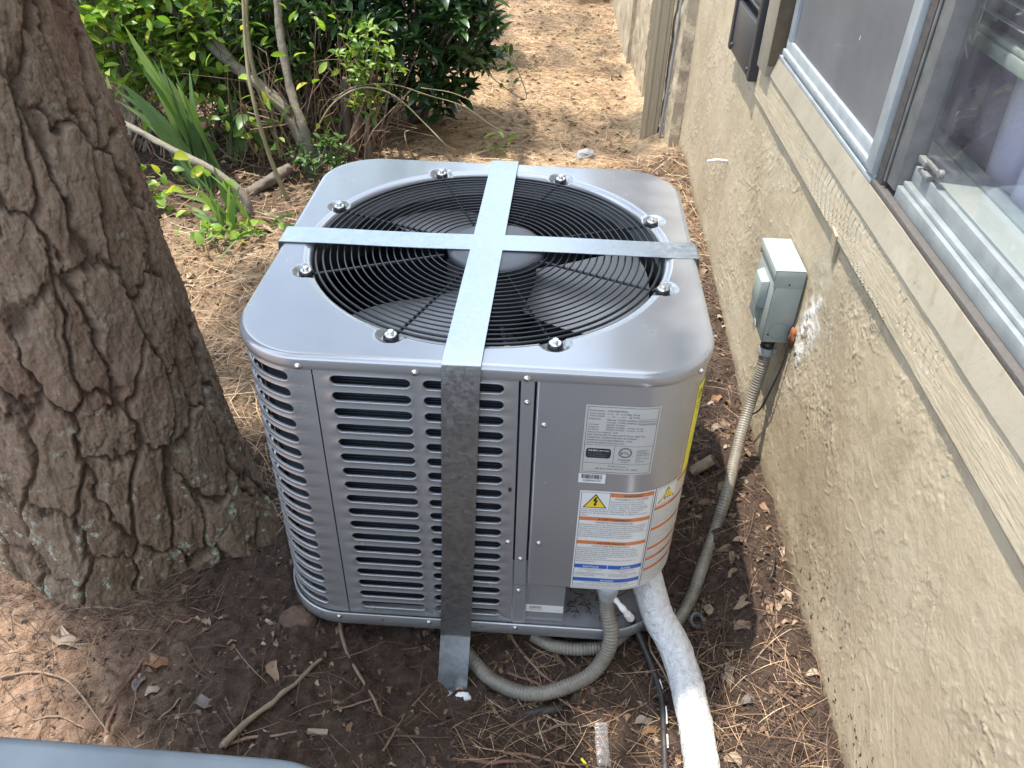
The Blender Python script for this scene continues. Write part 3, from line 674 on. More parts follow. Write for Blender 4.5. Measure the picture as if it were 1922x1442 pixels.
# screws
def screw(u, z, d, size=.0042, parent=unit, hexd=False):
    p, n = perim(u, d); p, n = p[0], n[0]; P0 = np.array([p[0], p[1], z]); N = np.array([n[0], n[1], 0]); T = np.array([-n[1], n[0], 0]); mb = MB()
    mb.cyl(P0, P0+N*.0012, size*1.25, size*1.25, 16); mb.cyl(P0+N*.0012, P0+N*.0032, size*.95, size*.6, 12); mb.box(P0+N*.0034, (.0006, .0006, size*1.5), None)
    return mb.build('screw', MT['steel'], parent, True)
for u in (-.251, -.078, .086, .355, -.44, -.60, -.8, -1.0, .62, .8, 1.0): screw(u, -.0185, .0)
for u in (-.253, -.081, .083, -.6, -.9): screw(u, -.612, .0, .0036)
for u, z, d in ((.115, -.108, DB+.002), (.118, -.375, DB+.002), (.0875, -.066, DB+.0015), (.0875, -.419, DB+.0015), (.0865, -.507, DB+.001), (.065, -.379, DB)): screw(u, z, d, .0034)
mb = MB(); mb.cyl((.0655, -.3635, -.250), (.0655, -.3645, -.250), .0028, .0028, 12); mb.cyl((.0655, -.3635, -.2545), (.0655, -.3645, -.2545), .0028, .0028, 12); mb.build('small_hole', MT['blackplastic'], unit)
for u in (-.17, .02, -.29):
    p, n = perim(u, .0002); p = p[0]; n = n[0]; mb = MB(); mb.cyl((p[0], p[1], -.615), (p[0]+n[0]*.0004, p[1]+n[1]*.0004, -.615), .002, .002, 10); mb.build('rivet_hole', MT['blackplastic'], unit)

# ------------------------------------------------------------------ stickers with their print
_tcache = {}
def textgeo(body):
    if body in _tcache: return _tcache[body]
    c = bpy.data.curves.new('t', 'FONT'); c.body = body; c.size = 1; c.resolution_u = 2
    o = bpy.data.objects.new('t', c); me = bpy.data.meshes.new_from_object(o)
    V = np.array([v.co[:] for v in me.vertices])[:, :2] if len(me.vertices) else np.zeros((0, 2)); Fc = [tuple(p.vertices) for p in me.polygons]
    bpy.data.objects.remove(o); bpy.data.curves.remove(c); bpy.data.meshes.remove(me); _tcache[body] = (V, Fc); return V, Fc
class Sticker:
    def __init__(s, name, u0, z0, w_, h_, d, mat, parent=unit, skew=0.):
        s.u0, s.z0, s.w, s.h, s.d, s.layers, s.sk = u0, z0, w_, h_, d, {}, skew
        s.base = s._rectobj(name, 0, 0, w_, h_, mat, 0, parent)
    def _grid(s, x, y, w_, h_):
        n = max(2, int(w_/.006)+1); X_ = np.linspace(x, x+w_, n); V = [(a, y) for a in X_]+[(a, y+h_) for a in X_]
        return V, [(i+n, i+n+1, i+1, i) for i in range(n-1)]
    def _map(s, V, lay):
        V = np.array(V, float).reshape(-1, 2); return pm(s.u0+V[:, 0], s.z0-V[:, 1]+s.sk*V[:, 0], s.d+.0004+.00035*lay)
    def _rectobj(s, name, x, y, w_, h_, mat, lay, parent):
        V, Fc = s._grid(x, y, w_, h_); return mesh(name, s._map(V, lay), Fc, mat, parent, False)
    def add(s, V, Fc, mat, lay=1, nm='print'):
        L_ = s.layers.setdefault((mat, lay, nm), ([], [])); n = len(L_[0]); L_[0].extend(V); L_[1].extend([tuple(i+n for i in f) for f in Fc])
    def rect(s, x, y, w_, h_, mat, lay=1): V, Fc = s._grid(x, y, w_, h_); s.add(V, Fc, mat, lay)
    def frame(s, x, y, w_, h_, t, mat='ink', lay=1):
        s.rect(x, y, w_, t, mat, lay); s.rect(x, y+h_-t, w_, t, mat, lay); s.rect(x, y+t, t, h_-2*t, mat, lay); s.rect(x+w_-t, y+t, t, h_-2*t, mat, lay)
    def poly(s, P, mat, lay=1): s.add(P, [tuple(range(len(P)))], mat, lay)
    def text(s, x, y, size, body, mat='ink', w_=None, align='l', lay=2):
        V, Fc = textgeo(body)
        if not len(V): return
        W_ = V[:, 0].max()-V[:, 0].min(); k = size*1.35; kx = k if w_ is None else w_/W_
        X_ = (V[:, 0]-V[:, 0].min())*kx; off = {'l': 0, 'c': -W_*kx/2, 'r': -W_*kx}[align]
        s.add([(x+off+a, y-b*k) for a, b in zip(X_, V[:, 1])], Fc, mat, lay, 'lettering')
    def done(s):
        for (mt, lay, nm), (V, Fc) in s.layers.items(): mesh(nm, s._map(V, lay), Fc, MT[mt], s.base, False)['kind'] = 'stuff'
AD = DB+.002
# nameplate
S = Sticker('rating_label', .1755, -.063, .1145, .139, AD, MT['s_grey'])
S.frame(.003, .003, .1085, .133, .0006)
rows_ = [('Model Number', 'M4AC5024E1000AA', .030), ('Factory Charge', '5   lbs   10   oz (2.55kg)  R410A', .049), ('TOTAL CHARGE', '____ lbs  ____ oz (     kg)  R410A', .049)]
for i, (a, b, wv) in enumerate(rows_): S.text(.006, .0115+i*.0052, .0028, a, w_=.023); S.text(.033, .0115+i*.0052, .0028, b, w_=wv)
S.text(.006, .0275, .0028, 'Design Press.', w_=.019); S.text(.033, .0285, .0028, 'High side  3.75MPa (550PSIG)', w_=.046); S.text(.033, .0335, .0028, 'Low side  1.75MPa (250PSIG)', w_=.046)
S.frame(.0815, .0245, .030, .0105, .0004); S.text(.083, .0292, .0022, 'INSTALLER: Mark per', w_=.027); S.text(.083, .0333, .0022, 'Installation Instruction', w_=.027)
for i, (a, b, c_) in enumerate((('Unit Supply', '208/230V 1PH 60Hz', ''), ('Compressor', '208/230V 1PH 60Hz', '10.4 RLA  43 LRA'), ('Fan Motor', '208/230V 1PH 60Hz', '1.6 MOC 1/6 HP'))):
    S.text(.006, .0385+i*.0048, .0026, a, w_=.016); S.text(.033, .0385+i*.0048, .0026, b, w_=.028)
    if c_: S.text(.065, .0385+i*.0048, .0026, c_, w_=.025)
for i, (a, wv) in enumerate((('Minimum Circuit Ampacity:  14.7A', .046), ('MAX. FUSE OR MAX CKT BKR. (HACR TYPE per NEC): 20A', .088), ('FUSIBLE MAX. /DISJONCTEUR MAX.: 20 COURANT', .077), ('MAXIMUM  ALLOWABLE PRESSURE:  4.2MPa', .070), ('OUTDOOR RESISTANCE CLASS: IPX4', .058))):
    S.text(.006, .0536+i*.0054, .0028, a, w_=wv)
S.rect(.003, .0785, .1085, .0005, 'ink'); S.rect(.003, .1165, .1085, .0005, 'ink'); S.rect(.050, .079, .0005, .0375, 'ink')
S.poly([(.009, .086), (.043, .086), (.045, .089), (.0458, .096), (.045, .103), (.043, .106), (.009, .106), (.007, .103), (.0063, .096), (.007, .089)], 'ink')
S.text(.0095, .0915, .0034, 'AHRI', 's_txtw', w_=.0145); S.text(.0255, .0915, .0024, 'CERTIFIED', 's_txtw', w_=.017)
for i in range(3): S.rect(.0095, .0945+i*.0035, .030-.008*(i == 0), .0006, 's_midgrey', 2)
for R1, R2 in ((.0105, .0095), (.0085, .0078)):
    a = np.linspace(0, 2*PI, 33)[:-1]; c = (.0675, .0925); V = [(c[0]+R1*math.cos(t), c[1]+R1*math.sin(t)) for t in a]+[(c[0]+R2*math.cos(t), c[1]+R2*math.sin(t)) for t in a]
    S.add(V, [(i, (i+1) % 32, 32+(i+1) % 32, 32+i) for i in range(32)], 'ink')
S.text(.0675, .0955, .0052, 'ETL', w_=.0125, align='c'); S.text(.055, .0985, .0020, 'c'); S.text(.0795, .0985, .0020, 'us'); S.text(.0675, .1085, .0038, 'Intertek', w_=.020, align='c'); S.text(.0675, .1125, .0022, '3124607', w_=.013, align='c')
for i, (a, wv) in enumerate((('CONFORMS TO UL', .018), ('STD 60335-1 AND', .016), ('& UL STD 60335-2-40', .021), ('CERTIFIED TO CAN/CSA', .023), ('STD C', .007), ('No. 60335-1 & CAN/CSA', .022), ('STD C', .007), ('No. 60335-2-40', .015))): S.text(.085, .0875+i*.0033, .0019, a, w_=wv)
S.text(.057, .1232, .0032, 'Trane U.S. Inc.', w_=.029, align='c'); S.text(.057, .1290, .0028, '800 Beaty Street, Davidson, NC  28036', w_=.066, align='c')
S.done()
# bar code
S = Sticker('barcode_label', .1745, -.2035, .0430, .0205, AD, MT['s_white'], skew=-.01); x = .004; rb = random.Random(3)
while x < .038:
    bw = rb.choice((.0005, .0008, .0012)); S.rect(x, .0015, bw, .0095, 'ink'); x += bw+rb.choice((.0005, .0007, .001))
S.text(.0215, .0165, .0042, '230830625M', w_=.028, align='c'); S.done()
S = Sticker('serial_label', .1015, -.5515, .0695, .0205, DB-.004, MT['s_white']); x = .007
while x < .029:
    bw = rb.choice((.0004, .0007)); S.rect(x, .004, bw, .006, 'ink'); x += bw+rb.choice((.0005, .0007))
S.text(.007, .0128, .0017, 'SERIAL NO  23083', w_=.022); S.text(.007, .0155, .0017, 'MODEL M4AC5024', w_=.024); S.text(.057, .0135, .0016, '230830', w_=.008); S.done()
# warning label
S = Sticker('warning_label', .1795, -.2415, .1265, .2465, AD, MT['s_white']); wW = .1265
S.frame(.0025, .003, .1215, .2405, .0007)
S.frame(.0025, .003, .0475, .0395, .0006)
tri = [(.0262, .0065), (.046, .0385), (.0065, .0385)]; S.poly(tri, 'ink'); S.poly([(.0262, .0095), (.0432, .0368), (.0093, .0368)], 's_yellow', 2)
S.poly([(.0255, .0135), (.0290, .0135), (.0272, .0205), (.0305, .0205), (.0275, .0290), (.0295, .0288), (.0255, .0345), (.0235, .0275), (.0252, .0282), (.0262, .0232), (.0225, .0232)], 'ink', 3)
S.rect(.0500, .0037, .0733, .0083, 's_orange'); S.text(.0865, .0100, .0052, 'WARNING', w_=.032, align='c'); S.text(.0865, .0178, .0040, 'HAZARDOUS VOLTAGE!', w_=.056, align='c')
for i, (a, wv) in enumerate((('Disconnect all electric power', .056), ('including remote disconnects', .056), ('before servicing.  Insure that all', .060), ('motor capacitors have discharged', .064), ('stored voltage.  Control panel', .056))): S.text(.052, .0232+i*.0048, .0030, a, w_=wv)
for i, (a, wv) in enumerate((('cover must be in place when system is operated.', .096), ('Failure to do the above could result in death or serious', .112), ('injury.', .012))): S.text(.0045, .0470+i*.0051, .0032, a, w_=wv)
def sect(y, head, sub, lines):
    S.rect(.0032, y, .1200, .0085, 's_orange'); S.text(.062, y+.0068, .0050, head, w_=len(head)*.0044, align='c', lay=2); S.text(.062, y+.0138, .0038, sub, w_=len(sub)*.0034, align='c')
    for i, (a, wv) in enumerate(lines): S.text(.0045, y+.0192+i*.0049, .0030, a, w_=wv)
sect(.0605, 'AVERTISSEMENT', 'TENSION DANGEREUSE!', (('Débrancher toutes les alimentations électriques, y compris', .115), ("les sectionneurs à distance avant d'effectuer l'entretien.", .114), ('Vérifier que tous les condensateurs des moteurs sont', .108), ('déchargés.  Le couvercle du panneau de commande doit', .113), ('être en place lorsque le système fonctionne.', .088), ('Un manquement à la procédure ci-dessus peut', .092), ('entraîner des blessures graves, voire la mort.', .090)))
sect(.1190, 'ADVERTENCIA', '¡VOLTAJE PELIGROSO!', (('Desconecte toda la energía eléctrica, incluso las', .100), ('desconexiones remotas antes de proceder al servicio.', .106), ('Asegúrese de que todos los capacitores del motor', .104), ('hayan descargado el voltaje almacenado.  La cubierta', .108), ('del panel de control debe estar en su lugar cuando se', .108), ('haga funcionar el sistema.', .052), ('No realizar lo anterior puede provocar la muerte o', .104), ('lesiones graves.', .034)))
S.rect(.0032, .1800, .0570, .0100, 's_blue'); S.rect(.0615, .1800, .0617, .0100, 's_blue'); S.text(.032, .1880, .0055, 'NOTICE', 's_txtw', w_=.027, align='c'); S.text(.093, .1880, .0055, 'AVIS', 's_txtw', w_=.017, align='c')
for k, x0 in enumerate((.006, .064)):
    S.text(x0+.026, .1945, .0022, 'USE COPPER CONDUCTORS', w_=.042, align='c'); S.text(x0+.026, .1985, .0022, 'ONLY!', w_=.012, align='c')
    for i, a in enumerate(('UNIT TERMINALS ARE NOT DESIGNED TO ACCEPT', 'OTHER TYPES OF CONDUCTORS.  FAILURE TO DO SO', 'MAY CAUSE DAMAGE TO EQUIPMENT.')): S.text(x0, .2035+i*.0033, .0019, a, w_=(.052, .054, .036)[i])
S.rect(.0032, .2160, .1200, .0095, 's_blue'); S.text(.063, .2236, .0052, 'AVISO', 's_txtw', w_=.024, align='c'); S.text(.063, .2300, .0024, '¡UTILICE ÚNICAMENTE CONDUCTORES DE COBRE!', w_=.080, align='c')
for i, a in enumerate(('LAS TERMINALES DE LA UNIDAD NO ESTÁN DISEÑADAS PARA ACEPTAR OTROS TIPOS DE', 'CONDUCTORES.  SI NO LO HACE PUEDE OCASIONAR DAÑO AL EQUIPO.')): S.text(.0045, .2345+i*.0036, .0020, a, w_=(.112, .088)[i])
S.done()
S = Sticker('second_warning_label', .3085, -.2415, .1265, .2465, AD, MT['s_white'])
S.frame(.0020, .003, .1225, .2405, .0007); S.frame(.0020, .003, .0475, .0395, .0006)
S.poly([(.0262, .0065), (.046, .0385), (.0065, .0385)], 'ink'); S.poly([(.0262, .0095), (.0432, .0368), (.0093, .0368)], 's_yellow', 2)
for k in range(3): S.poly([(.019+k*.006, .033), (.021+k*.006, .024+.002*k), (.0225+k*.006, .033)], 'ink', 3)
S.rect(.0500, .0037, .0740, .0083, 's_orange'); S.text(.0865, .0100, .0052, 'WARNING', w_=.032, align='c')
for y0, hd in ((.0455, 'AVERTISSEMENT'), (.0950, 'ADVERTENCIA'), (.1440, 'WARNING'), (.1720, 'AVERTISSEMENT'), (.2000, 'ADVERTENCIA')): S.rect(.0027, y0, .1212, .0075, 's_orange'); S.text(.062, y0+.0062, .0044, hd, w_=len(hd)*.0040, align='c')
fl = ('Only trained and qualified personnel should install', 'and service this equipment.  Read all instructions', 'before opening.  Contents under high pressure.', 'Recover refrigerant and relieve all pressure', 'before servicing.  Failure to follow proper', 'procedures can result in death or serious injury.')
for y0, y1, xx in ((.0165, .044, .052), (.058, .0935, .0045), (.107, .142, .0045), (.1555, .170, .0045), (.1835, .199, .0045), (.2115, .240, .0045)):
    y = y0; i = 0
    while y < y1: S.text(xx, y, .0022, fl[i % 6], w_=(.070 if xx > .05 else .113)*(1-.12*(i % 3 == 2)), mat='s_midgrey'); y += .0036; i += 1
S.done()
S = Sticker('energy_label', .3700, -.0560, .1350, .2080, AD, MT['s_energy'])
S.text(.006, .0300, .0170, 'ENERGY', w_=.060); S.text(.068, .0300, .0170, 'GUIDE', w_=.055)
for i in range(4): S.text(.006, .040+i*.005, .003, ('Central Air Conditioner', 'Cooling Only', 'Split System', 'Outdoor unit')[i], w_=.04)
V = [(.004+.03*k/8, .122-.018*(k/8)**1.4) for k in range(9)]; S.add(V+[(a, b+.0012) for a, b in V], [(i, i+1, i+10, i+9) for i in range(8)], 'ink'); S.text(.02, .16, .010, '15.2', w_=.03); S.done()

# debris on the base pan
npz = 90; P = np.stack([rng.uniform(.185, .30, npz), rng.uniform(-.335, -.25, npz), rng.uniform(-.612, -.606, npz)], -1); P = P[np.hypot(np.maximum(P[:, 0]-.25, 0), np.maximum(-P[:, 1]-.25, 0)) < .095]
db = np.array([(0, -.0012, 0), (0, .0012, 0), (.016, .001, .002), (.016, -.001, .002)]); V, Fq, rnd = scatter(db, np.array([[0, 3, 2, 1]]), P, eulers(rng.uniform(0, 6.3, len(P)), rng.uniform(-.2, .5, len(P)), rng.uniform(-.5, .5, len(P))), rng.uniform(.5, 1.4, len(P)))
ob = mesh('leaf_debris', V, Fq, MT['needle_dark'], attrs=dict(rnd=rnd)); tag(ob, 'dark crumbled leaf debris lying on the base pan corner', 'debris', kind='stuff')

# second unit: copy of the whole tree of parts
def copy_tree(o, parent=None, skip=()):
    c = o.copy(); COL.objects.link(c)
    if parent is not None: c.parent = parent; c.matrix_parent_inverse = o.matrix_parent_inverse.copy()
    for ch in o.children:
        if ch.name.split('.')[0] in skip: continue
        copy_tree(ch, c, skip)
    return c
u2 = copy_tree(unit, None, ('warning_label', 'second_warning_label', 'energy_label', 'rating_label', 'barcode_label', 'serial_label'))
u2.location = (-.365, -1.324, -.665); u2.rotation_euler = (0, 0, PI/2-.01); shadedp = simple('weathered_shade_toned_paint', (.15, .17, .185), .42, .25, .45, 9, .0004)  # weathered cover, darkened and blued to paint in shade and sky reflection
for ch in u2.children:
    if ch.name.startswith('top_cover'): ch.data = ch.data.copy(); ch.data.materials[0] = shadedp
u2['label'] = 'edge of another grey air conditioner cover at the bottom left of the photo'

# ------------------------------------------------------------------ metal straps
def ribbon(name, C, Wv, th, mat, parent=None):
    """C centreline, Wv half width vectors"""
    C = np.array(C, float); Wv = np.array(Wv, float); T = np.gradient(C, axis=0); N = np.cross(T, Wv); N /= np.linalg.norm(N, axis=1)[:, None]
    V = np.stack([C-Wv, C+Wv, C+Wv+N*th, C-Wv+N*th], 1).reshape(-1, 3); n = len(C); Fc = []
    for i in range(n-1):
        for k in range(4): Fc.append((i*4+k, i*4+(k+1) % 4, (i+1)*4+(k+1) % 4, (i+1)*4+k))
    Fc += [(0, 1, 2, 3), ((n-1)*4+3, (n-1)*4+2, (n-1)*4+1, (n-1)*4)]
    o = mesh(name, V, Fc, mat, parent, True)
    try: o.data.set_sharp_from_angle(angle=math.radians(40))
    except Exception: pass
    return o
def strap_line(pts, rad=.006, n=8):
    """polyline with rounded bends"""
    out = []; P = [np.array(p, float) for p in pts]
    for i, p in enumerate(P):
        if i in (0, len(P)-1): out.append(p); continue
        a = P[i-1]-p; b = P[i+1]-p; la, lb = np.linalg.norm(a), np.linalg.norm(b); r = min(rad, la*.45, lb*.45); p0, p1 = p+a/la*r, p+b/lb*r
        for k in range(n+1): t = k/n; out.append((1-t)**2*p0+2*t*(1-t)*p+t*t*p1)
    return np.array(out)
cN = np.array([.0045, .372, .0045]); cF = np.array([-.0095, -.3745, .0045])
mids = [cF*(1-t)+cN*t+np.array([0, 0, .0012*math.sin(t*9)+.0006*math.sin(t*23)]) for t in np.linspace(0, 1, 14)]
gz = float(ground_h(-.035, -.46))
line = strap_line([(.006, .392, -.66), (.006, .3745, -.03)]+[tuple(mids[-1])]+[tuple(p) for p in mids[::-1][1:-1]]+[tuple(mids[0]), (-.0105, -.3752, -.018), (-.016, -.3735, -.20), (-.021, -.3745, -.40), (-.030, -.3790, -.635), (-.0325, -.432, -.744), (-.0335, -.462, -.750)], .004, 5)
wv = np.array([[.0285*np.cos(.019), -.0285*np.sin(.019)*(-1 if p[2] > -.01 else 0), 0] for p in line])
tag(ribbon('metal_strap', line, wv, -.0012, MT['galv']), 'galvanised metal strap running front to back over the unit and down to the soil', 'strap')
cL = np.array([-.3745, -.0055, .0015]); cRr = np.array([.3745, .0085, .0015])
mids = [cL*(1-t)+cRr*t+np.array([0, 0, .0010*math.sin(t*11+1)-.0002]) for t in np.linspace(0, 1, 14)]
line = strap_line([(-.392, -.0055, -.66), (-.3755, -.0055, -.02)]+[tuple(p) for p in mids]+[(.3755, .0085, -.02), (.385, .012, -.66)], .004, 5)
tag(ribbon('metal_strap', line, np.tile([[0, .0285, 0]], (len(line), 1)), .0012, MT['galv']), 'galvanised metal strap running left to right across the fan guard', 'strap')

# ------------------------------------------------------------------ house
house = thing('house', (.64, 0, -.70), 'beige stucco house wall with aluminium window at the right of the photo', 'house')
WINS0, WINS1 = -1.35, .735          # window opening along the wall
ZTR0, ZTR1 = .011, .094
def stucco_relief(s, z):
    wsp = .35*(fbm(s*4, z*4, 0, 71, 3)-.5); a = s*math.cos(.25)+z*math.sin(.25); b = -s*math.sin(.25)+z*math.cos(.25)
    m1 = sst(fbm(s*6+wsp*4, z*6-wsp*4, 0, 72, 4), .46, .62)
    st = fbm(a*95+wsp*20, b*40+wsp*14, 0, 73, 3); r1 = sst(st, .52, .60)-.8*sst(st, .66, .76)
    swirl = fbm(s*13+wsp*9, z*13+wsp*9, 0, 76, 3); ed = np.exp(-((swirl-.52)/.012)**2)*sst(fbm(s*9, z*9, 0, 79, 2), .42, .55)
    low = fbm(s*2.5, z*2.5, 0, 75, 3)
    fine = fbm(s*60, z*60, 0, 77, 3)-.5
    rid = np.exp(-((fbm(s*62+wsp*14, z*24+wsp*9, 0, 78, 3)-.5)/.022)**2)*m1*sst(fbm(s*20, z*14, 0, 88, 2), .35, .6)
    return .0009*m1*np.clip(r1, 0, 1)+.0017*rid+.0012*ed+.012*(low-.5)+.0012*fine, np.clip(.5*m1*np.clip(r1, 0, 1)+.6*rid, 0, 1)
sv = np.concatenate([np.arange(-2.4, -1.0, .05), np.arange(-1.0, .75, .0028), np.arange(.75, 1.95, .006)]); sv = np.append(sv, 1.95); zv = np.concatenate([[-.9], np.arange(-.76, ZTR0+.004, .0028)])
SS, ZZ = np.meshgrid(sv, zv, indexing='ij'); SS, ZZ = SS.ravel(), ZZ.ravel(); hr, rel = stucco_relief(SS, ZZ)
# damaged pale patch beside the disconnect box
dp = (SS-.105)**2/.0016+((ZZ+.235)+.3*(SS-.105))**2/.012; patch = np.exp(-dp)*sst(fbm(SS*30, ZZ*30, 0, 81, 4), .38, .6)
patch += .6*np.exp(-((SS-.06)**2/.0015+(ZZ+.16)**2/.002))*sst(fbm(SS*34, ZZ*34, 0, 82, 4), .4, .62)
hr += .006*np.clip(patch, 0, 1)*fbm(SS*70, ZZ*70, 0, 84, 3)
gnd = np.array(ground_h(WO[0]+WD[0]*SS-.02, SS)); low = sst(gnd+.33-ZZ, .0, .30)*sst(-SS, -.05, .35); soil = .7*sst(gnd+.05+.05*(fbm(SS*12, ZZ*5, 0, 85, 3)-.5)-ZZ, 0, .05)
V = WO+np.outer(SS, WD)+np.outer(hr, WN)+np.outer(ZZ, [0, 0, 1])
mesh('stucco_wall', V, gridfaces(len(sv), len(zv))[:, ::-1], MT['stucco'], house, attrs=dict(relief=rel, low=low, patch=np.clip(patch, 0, 1), soil=soil))
def wbox(mb, s0, s1, z0, z1, d0, d1):
    mb.hexa([WP(s0, z0, d0), WP(s1, z0, d0), WP(s1, z0, d1), WP(s0, z0, d1), WP(s0, z1, d0), WP(s1, z1, d0), WP(s1, z1, d1), WP(s0, z1, d1)]); return mb
# far end: stucco above the board, return corner, upper wall
def wsheet(name, s0, s1, z0, z1, d, mat, parent, st=.01):
    a = np.arange(s0, s1+st, st); a[-1] = s1; b = np.arange(z0, z1+st, st); b[-1] = z1; S_, Z_ = np.meshgrid(a, b, indexing='ij'); S_, Z_ = S_.ravel(), Z_.ravel(); h_, r_ = stucco_relief(S_, Z_)
    V = WO+np.outer(S_, WD)+np.outer(h_+d, WN)+np.outer(Z_, [0, 0, 1]); z_ = np.zeros(len(S_))
    return mesh(name, V, gridfaces(len(a), len(b))[:, ::-1], mat, parent, attrs=dict(relief=r_, low=z_, patch=z_, soil=z_))
wsheet('upper_wall', .835, 1.95, .011, 2.2, 0, MT['stucco'], house, .012); wsheet('upper_wall', -2.4, .835, 1.06, 2.2, 0, MT['stucco'], house, .05)
# return face and far wing
c1 = WP(1.95, 0, 0)
def vsheet(name, p0, p1, z0, z1, mat, amp=.006, st=.012, seed=90):
    p0, p1 = np.array(p0, float), np.array(p1, float); L_ = np.linalg.norm(p1-p0); nx_ = max(2, int(L_/st)); nz_ = max(2, int((z1-z0)/st)); T, Z_ = np.meshgrid(np.linspace(0, 1, nx_+1), np.linspace(z0, z1, nz_+1), indexing='ij'); T, Z_ = T.ravel(), Z_.ravel()
    dirn = (p1-p0)/L_; nr = np.array([-dirn[1], dirn[0]]); h_ = amp*(sst(fbm(T*L_*14, Z_*14, 0, seed, 4), .42, .62))
    P = p0+np.outer(T*L_, dirn)+np.outer(h_, nr); z0_ = np.zeros(len(T)); return mesh(name, np.column_stack([P, Z_]), gridfaces(nx_+1, nz_+1), mat, house, attrs=dict(relief=h_/amp*.6, low=z0_, patch=z0_, soil=z0_))
vsheet('return_wall', c1[:2], (.575, 1.965), -.8, 2.2, MT['stucco_far'], .006)
vsheet('corner_pilaster', (.575, 1.965), (.570, 2.13), -.8, 2.2, MT['stucco_far'], .006, seed=91)
vsheet('far_wall', (.570, 2.13), (.545, 2.75), -.9, 2.2, MT['stucco_far'], .006, seed=92); vsheet('far_wall', (.545, 2.75), (.525, 2.76), -.9, 2.2, MT['stucco_far'], .002)
vsheet('far_wall', (.525, 2.76), (.505, 3.35), -.9, 2.2, MT['stucco_far'], .006, seed=93); vsheet('far_wall', (.505, 3.35), (.485, 3.36), -.9, 2.2, MT['stucco_far'], .002)
vsheet('far_wall', (.485, 3.36), (.44, 5.4), -.9, 2.2, MT['stucco_far'], .006, .02, seed=94); vsheet('far_wall', (.44, 5.4), (.30, 9.), -.9, 2.2, MT['stucco_far'], .004, .1, seed=95)
# trim board under the window with saw marks
sa = np.concatenate([np.arange(-2.4, -1, .05), np.arange(-1, .98, .004)]); zz_ = np.concatenate([[ZTR0]*1, np.linspace(ZTR0, ZTR1, 26), [ZTR1]]); dd_ = np.concatenate([[0.], np.full(26, .0095), [0.]])
Sg, Kg = np.meshgrid(sa, np.arange(len(zz_)), indexing='ij'); Sg, Kg = Sg.ravel(), Kg.ravel(); Zg = zz_[Kg]; Dg = dd_[Kg]
rad = np.hypot(Sg+1.1+.0*Zg, (Zg-.0)*1.0)
arc = np.hypot(Sg-(-.55), (Zg-.075)*7.); arcv = np.hypot((Zg-.02)*3.2, (Sg+.0))  # curved kerfs
ph = (Sg+2.2*(Zg-.06)**2*40*.12+.030*fbm(Sg*8, Zg*12, 0, 99, 3))/.024
av = np.exp(-((ph-np.round(ph))/.09)**2)*sst(fbm(Sg*6, Zg*20, 0, 101, 4), .46, .6)*np.exp(-((Sg+.05)/.42)**4)
Dg = Dg - .0004*av*(Dg > .004) + .0010*(fbm(Sg*9, Zg*55, 0, 103, 4)-.5)*(Dg > .004); Zj = Zg + .006*(fbm(Sg*5, Zg*0, 0, 105, 4)-.5)*((Kg < 2))
V = WO+np.outer(Sg, WD)+np.outer(Dg, WN)+np.outer(Zj, [0, 0, 1]); mesh('trim_board', V, gridfaces(len(sa), len(zz_))[:, ::-1], MT['trim'], house, attrs=dict(arc=av))
# sloping cream sill board
def wprofile(name, s0, s1, prof, mat, parent, st=.02, wob=0.):
    a = np.arange(s0, s1, st); a = np.append(a, s1); G = []
    for z, d in prof: G.append(WO+np.outer(a, WD)+np.outer(np.full(len(a), d)+wob*(fbm(a*20, a*0+z*50, 0, 111, 3)-.5), WN)+np.outer(z+wob*(fbm(a*14, a*0+d*80, 0, 113, 3)-.5), [0, 0, 1]))
    G = np.stack(G, 1); k = len(prof); Fc = gridfaces(len(a), k)[:, ::-1].tolist(); Fc += [list(range(k)), [(len(a)-1)*k+i for i in range(k)][::-1]]
    return mesh(name, G.reshape(-1, 3), Fc, mat, parent, False)
wprofile('sill_board', -2.4, .7345, [(.0925, -.01), (.095, .0120), (.099, .0125), (.135, .003), (.1405, .0015), (.1405, -.01)], MT['cream'], house, .012, .0016)
m = MB(); wbox(m, .735, .833, .0945, 1.06, -.02, .0240); m.build('window_casing', MT['cream'], house, bevel=.002)
m = MB(); wbox(m, .7315, .7345, .1005+.02, 1.055, -.03, .0235); m.build('casing_reveal', MT['stain'], house)
m = MB(); wbox(m, -2.4, .833, 1.0605, 1.16, -.02, .0255); m.build('window_head_casing', MT['cream'], house, bevel=.002)
# the window
win = MB()
wbox(win, .0120, .7310, .141, .150, -.010, .0010); wbox(win, .0120, .7310, .150, .158, -.010, -.004)
window = win.build('window', MT['alu_light'], house, bevel=.0008)
m = MB(); wbox(m, .045, .705, .1585, .170, -.016, .002); wbox(m, .045, .705, .170, .192, -.016, -.004); wbox(m, .672, .700, .1925, 1.05, -.016, -.003); m.build('screen_frame', MT['alu_light'], window, bevel=.001)
m = MB(); wbox(m, .012, .0445, .158, 1.05, -.016, .004); m.build('screen_stile', MT['alu_light'], window, bevel=.0015)
m = MB(); wbox(m, .0445, .6715, .1925, 1.05, -.0112, -.0108); m.build('insect_screen', MT['screen'], window)
m = MB(); wbox(m, .0455, .0545, .345, .372, -.010, -.001); m.build('screen_tab', MT['alu_light'], window)
m = MB(); wbox(m, -.014, .0115, .150, 1.05, -.040, -.006); m.build('dirt_channel', MT['caulk'], window, bevel=.002)
m = MB(); wbox(m, -.060, -.0145, .160, 1.05, -.045, -.010); wbox(m, -.025, -.018, .160, 1.05, -.010, -.0055); m.build('meeting_stile', MT['alu_dirty'], window, bevel=.0025)
m = MB(); wbox(m, -1.4, .0110, .1410, .1500, -.030, .0000); m.build('dirt_strip', MT['caulk'], window, bevel=.001)
